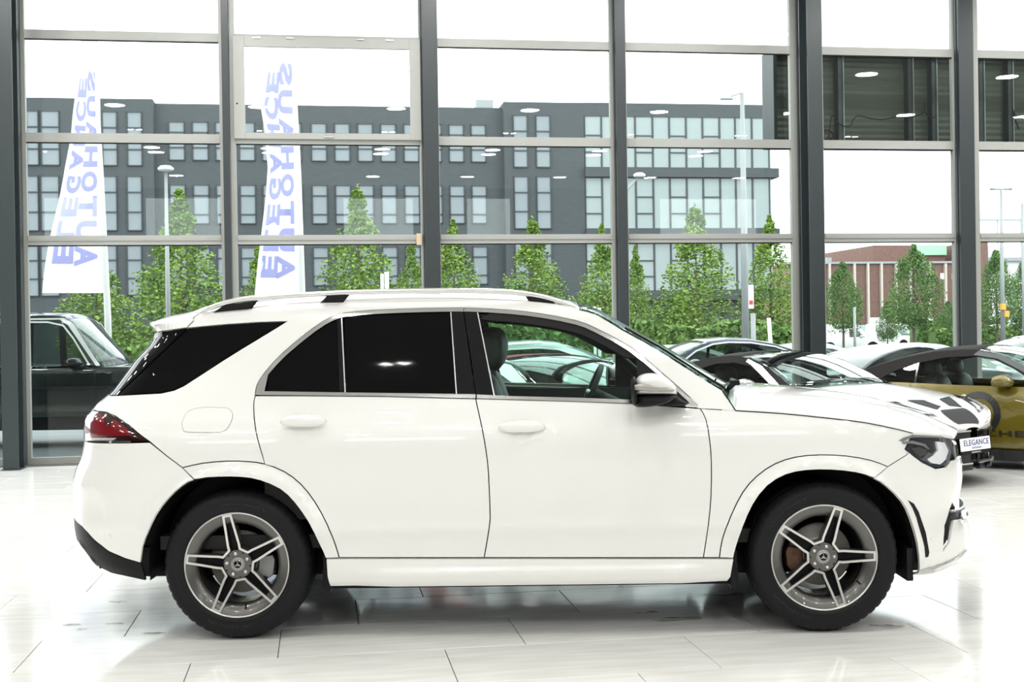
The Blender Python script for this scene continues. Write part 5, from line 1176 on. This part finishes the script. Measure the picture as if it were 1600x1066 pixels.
# black vents and stripe on the bonnet, following its surface
def hood_pt(root_c, SP_, bz_, x, v, hbv=(.10, .02), x0_=.93, L=2.276, dz=.004):
    e = SP_(x, bz_(x)); t = (x-x0_)/(L-x0_); hb_ = hbv[0]+(hbv[1]-hbv[0])*t; return (x, v*abs(e[1]), e[2]+hb_*(1-abs(v)**3)+dz)
def hood_patch(quad, m, nm, n=8):
    G = []
    (xa_, va_), (xb_, vb_), (xc_, vc_), (xd_, vd_) = quad
    for i in range(n):
        t = i/(n-1); row = []
        for j in range(5):
            u = j/4; x = (xa_*(1-t)+xb_*t)*(1-u)+(xd_*(1-t)+xc_*t)*u; v = (va_*(1-t)+vb_*t)*(1-u)+(vd_*(1-t)+vc_*t)*u; row.append(hood_pt(roadster, SP1, bz1, x, v))
        G.append(row)
    MB().grid(G).build(nm, m, R1, fixn=True)
for sg in (1, -1):
    hood_patch([(1.80, sg*.45), (2.04, sg*.32), (1.99, sg*.10), (1.84, sg*.16)], M['black'], 'bonnet_vent')
    hood_patch([(1.55, sg*.86), (1.78, sg*.64), (1.84, sg*.62), (1.80, sg*.86)], M['gloss_black'], 'lamp_surround')
hood_patch([(2.06, -.30), (2.24, -.55), (2.26, .55), (2.06, .30)], M['black'], 'grille_cover')
for sg in (1, -1): hood_patch([(1.78, sg*.66), (2.14, sg*.62), (2.06, sg*.86), (1.80, sg*.84)], M['lamp_dark'], 'headlamp_unit'); hood_patch([(1.92, sg*.70), (2.10, sg*.66), (2.04, sg*.80), (1.92, sg*.79)], M['led'], 'lamp_lens')
pl = MB().box((0, 0, 0), (.02, .52, .12)).build('number_plate', mat('plate_white', (.85, .85, .85), .5), R1, bevel=.004); pl.location = (2.30, 0, .415); pl.rotation_euler = (0, math.radians(-6), 0)
lt = text_mesh('ELEGANCE', .078, .001, .0005, 1.12, 1.1); o = link('lettering', lt, mat('plate_print', (.10, .12, .30), .6), pl); o.location = (.012, 0, .012); o.rotation_euler = (PI/2, 0, PI/2)
lt = text_mesh('AUTOHAUS', .024, .001, 0, 1.1, 1.3); o = link('lettering', lt, bpy.data.materials['plate_print'], pl); o.location = (.012, 0, -.036); o.rotation_euler = (PI/2, 0, PI/2)
lt = text_mesh('ELEGANCE.DE', .020, .001, 0, 1.1, 1.2); o2 = MB().box((0, 0, 0), (.018, .52, .035)).build('plate_holder', M['black'], R1); o2.location = (2.30, 0, .337); o = link('lettering', lt, M['led'], o2); o.location = (.011, 0, 0); o.rotation_euler = (PI/2, 0, PI/2)
panel('screen_trim', [(.10, 1.20), (.19, 1.165), (.62, .915), (.72, .915), (.33, 1.16), (.12, 1.235)], M['chrome'], R1, raw=True, gap=0, h=.05, surf=sf1, off=.006, thick=.01)
# ---- olive convertible
olive = dict(hw=.93, Lf=2.26, Lr=2.24, rf=.9, rr=.8, belt=[(-2.24, .62), (-2.1, .76), (-1.7, .88), (-1.2, .93), (-.6, .92), (0, .90), (.8, .885), (1.2, .86), (1.7, .80), (2.0, .70), (2.26, .52)],
    roof=[(-1.35, .97), (-1.0, 1.10), (-.7, 1.19), (-.35, 1.26), (0, 1.285), (.22, 1.27), (.45, 1.205), (.75, 1.06), (1.02, .92)], glass_x=(-1.35, .15),
    win=[(-.95, .935), (-.8, 1.03), (-.55, 1.13), (-.2, 1.20), (.1, 1.215), (.32, 1.185), (.55, 1.08), (.80, .925)], paint=M['olive_paint'], roofm=M['softtop'], framem=M['softtop'], sidem=M['sglass'], wx=(-1.25, 1.22), wr=.345, hb=.07, doors=(-.55, .86), pillars=((-.50, .012),), seatx=-.3)
yg = -math.radians(38)
R2, SP2, SN2, sf2, bz2, rz2 = gen_car('olive green sports convertible with black soft top and black door lettering', (5.42, 14.25, 0), yg, olive)
panel('side_skirt', [(-.88, .225), (.82, .225), (.82, .10), (-.88, .10)], M['gloss_black'], R2, raw=True, gap=0, h=.1, surf=sf2, off=.03, thick=.05)
panel('screen_trim', [(.10, 1.225), (.36, 1.185), (.62, 1.06), (.86, .915), (.96, .915), (.66, 1.10), (.40, 1.225), (.15, 1.27)], M['grey_paint'], R2, raw=True, gap=0, h=.05, surf=sf2, off=.006, thick=.01)
def on_side(me, SP_, cx, cz, off=.006):
    for v in me.vertices:
        p = SP_(cx+v.co.x, cz+v.co.y); v.co = (p[0], p[1]-off-.001*(v.co.z > 0), p[2])
    me.update(); return me
lt = text_mesh('PORSCHE', .092, .0006, .002, 2.3, 1.1)
LX, LZ = .20, .385
link('lettering', on_side(lt, SP2, LX, LZ), mat('door_print', (.01, .011, .015), .4), R2)
def ring(r0, r1, cx, cz, sx_=1., n=40):
    V = []; 
    for i in range(n):
        a = 2*PI*i/n
        for r in (r0, r1): p = SP2(cx+r*sx_*math.cos(a), cz+r*math.sin(a)); V.append((p[0], p[1]-.006, p[2]))
    return MB().add(V, [(2*i, 2*i+1, 2*((i+1) % n)+1, 2*((i+1) % n)) for i in range(n)])
RX, RZ = .22, .60
ring(.165, .235, RX, RZ).build('roundel', bpy.data.materials['door_print'], R2, fixn=True)
ring(.001, .125, RX+.02, RZ, .62).build('digit', bpy.data.materials['door_print'], R2, fixn=True)
# ---- red-brown soft top convertible behind the side window
conv3 = dict(olive); conv3.update(paint=M['silver_paint'], roofm=M['redtop'], framem=M['redtop'], sidem=M['sglass'], pillars=(), mirm=M['silver_paint'], chrome=.03,
    win=[(-.55, .915), (-.50, .99), (-.40, 1.08), (-.2, 1.155), (.1, 1.185), (.35, 1.165), (.62, 1.07), (.86, .92)])
R3, SP3, _n, sf3, *_ = gen_car('silver convertible with a red-brown soft top seen through the large white SUV\'s front side window', (.25, 12.7, 0), yw, conv3)
panel('screen_trim', [(.02, 1.22), (.14, 1.20), (.60, 1.04), (.80, .915), (.98, .915), (.68, 1.10), (.40, 1.235), (.05, 1.285)], M['trim_light'], R3, raw=True, gap=0, h=.05, surf=sf3, off=.006, thick=.01)
# ---- saloon outside, silver, seen through the side window
sal = dict(hw=.92, Lf=2.4, Lr=2.4, belt=[(-2.4, .80), (-2.2, .92), (-1.6, .98), (-1.0, .96), (0, .92), (.9, .92), (1.3, .90), (1.9, .80), (2.2, .70), (2.4, .56)],
    roof=[(-1.75, 1.0), (-1.35, 1.17), (-.9, 1.32), (-.45, 1.40), (0, 1.42), (.35, 1.385), (.7, 1.26), (1.0, 1.10), (1.3, .92)], glass_x=(-1.1, .42),
    win=[(-1.55, .985), (-1.3, 1.10), (-.9, 1.24), (-.45, 1.315), (0, 1.33), (.3, 1.30), (.65, 1.18), (1.02, .935)], paint=M['silver_paint'], wx=(-1.42, 1.42), wr=.34, doors=(-.95, .05, 1.02), pillars=((-.1, .03), (-1.0, .015)), chrome=.028, hb=.07)
def place_out(px, n): x, y, _ = sn(fac(px, 500, n)[0], n); return (x, y)
x, y = place_out(832, 19.6); gen_car('pale silver saloon outside behind the red-brown soft top', (x, y, -.03), TH-.03, sal)
sb = dict(sal); sb.update(paint=M['blue_paint'], roof=[(a, b*.985) for a, b in sal['roof']]); x, y = place_out(1118, 22.95)
gen_car('dark blue saloon with a chrome window line outside the glass behind the black soft top', (x, y, -.03), PI+TH+.03, sb)
sw_ = dict(sal); sw_.update(paint=M['paint'], chrome=None)
for px, n, yw_, dz, lb in ((1060, 25.4, TH, .88, 'white parked car whose roof shows left of the dark blue saloon'), (1262, 27.4, TH, .86, 'white parked car on both sides of the big dark column'), (1425, 20.9, TH+.02, .885, 'white parked estate car outside in the middle of the right bay'), (1630, 23.4, TH+PI, .95, 'white parked car behind the olive soft top at the right edge')):
    x, y = place_out(px, n); gen_car(lb, (x, y, -.03), yw_, sw_, group='white cars parked outside')[0].scale = (1, 1, dz)
x, y = place_out(1398, 18.6); sd = dict(roadster); sd.update(paint=M['grey_paint'], mirm=M['grey_paint'], roofm=M['black_paint'], framem=M['black_paint'], sidem=M['cglass'])
R5, SP5, SN5, sf5, bz5, _ = gen_car('low dark grey sports car outside with a red rear lamp above the white roadster', (x, y, -.03), TH+.25, sd)
panel('tail_lamp', [(-2.2, .80), (-1.9, .86), (-1.72, .86), (-1.9, .74), (-2.2, .70)], M['red_lamp'], R5, raw=True, gap=0, h=.06, surf=sf5, off=.01)
# ---- boxy black off-roader outside on the left
gw = dict(sill=.46, hw=.93, Lf=2.25, Lr=2.2, rf=.35, rr=.3, boxy=True, tw=.84, wz=1.18, belt=[(-2.2, 1.16), (0, 1.17), (.85, 1.17), (1.0, 1.17), (1.6, 1.16), (2.15, 1.12), (2.25, 1.02)],
    roof=[(-2.05, 1.20), (-2.02, 1.80), (-1.9, 1.93), (-1.2, 1.955), (-.3, 1.955), (.35, 1.935), (.48, 1.90), (.62, 1.70), (.98, 1.18)], glass_x=(-2.03, .45),
    win=[(-1.85, 1.20), (-1.85, 1.80), (-1.6, 1.84), (-.5, 1.84), (.2, 1.83), (.42, 1.78), (.56, 1.60), (.80, 1.20)], paint=M['black_paint'], wx=(-1.42, 1.42), wr=.39, doors=(-.75, .0, .90), pillars=((-.05, .05), (-.95, .05)), chrome=.025, hb=.05, mir=(.62, 1.25), seatx=-.1)
gx_, gy_, _ = sn(fac(78, 500, 19.8)[0], 19.8)
R6, SP6, SN6, sf6, bz6, _ = gen_car('boxy black off-roader parked outside the glass on the left behind the SUV\'s tail', (gx_, gy_, -.03), TH-math.radians(5), gw)
panel('roof_gutter', [(-2.0, 1.875), (.38, 1.875), (.50, 1.79), (.91, 1.19), (.97, 1.19), (.56, 1.82), (.44, 1.90), (-2, 1.90)], M['trim_light'], R6, raw=True, gap=0, h=.1, surf=sf6, off=.012)
panel('side_moulding', [(-2.1, .90), (2.1, .90), (2.1, .86), (-2.1, .86)], M['black'], R6, raw=True, gap=0, h=.2, surf=sf6, off=.02)
# ---- vans
def van(px, n, L, Hh, label, yaw):
    c = dict(hw=.92, Lf=L/2, Lr=L/2, rf=.4, rr=.2, boxy=True, tw=.86, wz=1.0, belt=[(-L/2, 1.0), (L/2-1.3, 1.0), (L/2-.9, .98), (L/2-.3, .85), (L/2, .6)],
        roof=[(-L/2+.02, 1.0), (-L/2+.05, Hh-.1), (-L/2+.2, Hh), (L/2-2.1, Hh), (L/2-1.7, Hh-.08), (L/2-1.0, 1.0)], glass_x=(-L/2+.05, L/2-1.75),
        win=[(L/2-2.3, 1.02), (L/2-2.3, Hh-.28), (L/2-1.85, Hh-.3), (L/2-1.3, 1.02)], paint=M['paint'], rearm=M['paint'], wx=(-L/2+.8, L/2-.8), wr=.33, sidem=M['cglass'], hb=.04)
    x, y, _ = sn(fac(px, 520, n)[0], n); gen_car(label, (x, y, -.06), yaw, c, 'van', 'white vans in the far car park', 'van')
van(1325, 78, 4.4, 1.85, 'white delivery van far outside left of the pale fence', TH-.2)
van(1398, 88, 4.2, 1.9, 'white delivery van far outside against the pale fence', TH-1.0)
s0, z1 = fac(1338, 508, 96); s1, _ = fac(1446, 508, 96)
tag(MB().box2((s0, 96, -.05), (s1, 96.1, z1)).build('site_fence', mat('pale_teal', (.38, .50, .48), .6), rot=(0, 0, TH)), 'pale grey-green site fence behind the two white vans', 'fence')
for px in (1372, 1446):
    s, z = fac(px, 503, 92); o = empty('notice_sign', sn(s, 92, -.06), TH); tag(o, 'white notice board on a post %s' % ('between the two vans' if px < 1400 else 'at the left end of the tall hedge'), 'sign')
    MB().box((0, 0, z-.1), (1.3, .06, 1.0)).build('board', M['white_pole'], o); MB().tube([(0, .05, 0), (0, .05, z)], .05, 6).build('post', M['galv'], o)
# ================================================================== wet patches around the car
M['water'] = glassmat('water', (.82, .82, .80), 1.33, 1.0, .02)
def puddle(px, py, rx, ry, seed, label, grp='wet patches on the floor around the white SUV'):
    r = np.random.default_rng(seed); x, y = ground(px, py); k = 22; q = []
    ph = r.uniform(0, 6, 4)
    for i in range(k):
        a = 2*PI*i/k; m = 1+.22*math.sin(2*a+ph[0])+.16*math.sin(3*a+ph[1])+.14*math.sin(5*a+ph[2])+.08*math.sin(7*a+ph[3]); q.append((rx*m*math.cos(a), ry*m*math.sin(a)))
    V = [(a, b, 0) for a, b in q]+[(a*.9, b*.9, .0016) for a, b in q]; n_ = k
    mb = MB().add(V, [(i, (i+1) % n_, n_+(i+1) % n_, n_+i) for i in range(n_)]+[tuple(range(n_, 2*n_))], True)
    o = mb.build('water_patch', M['water'], loc=(x, y, .0008)); tag(o, label, 'puddle', grp)
for i, a in enumerate([(1056, 968, .12, .045, 'large wet patch under the sill just left of the front tyre'), (1018, 957, .045, .015, 'small wet spot left of the large wet patch under the sill'), (1130, 929, .15, .03, 'long wet streak under the sill end near the front tyre'), (1390, 979, .055, .03, 'oval wet spot right of the front tyre'), (1366, 978, .03, .014, 'small wet spot touching the front tyre'),
                       (184, 941, .05, .02, 'wet spot behind the rear tyre, farthest from the camera'), (112, 977, .06, .02, 'wet spot left of the rear tyre, farthest left'), (128, 984, .03, .012, 'tiny wet spot in front of the leftmost wet spot'), (180, 975, .045, .015, 'wet spot midway between the leftmost spot and the rear tyre'), (240, 990, .05, .02, 'shiny wet spot beside the rear tyre'),
                       (997, 958, .03, .010, 'tiny wet dot under the sill, leftmost of the group')]): puddle(a[0], a[1], a[2], a[3], i+3, a[4])
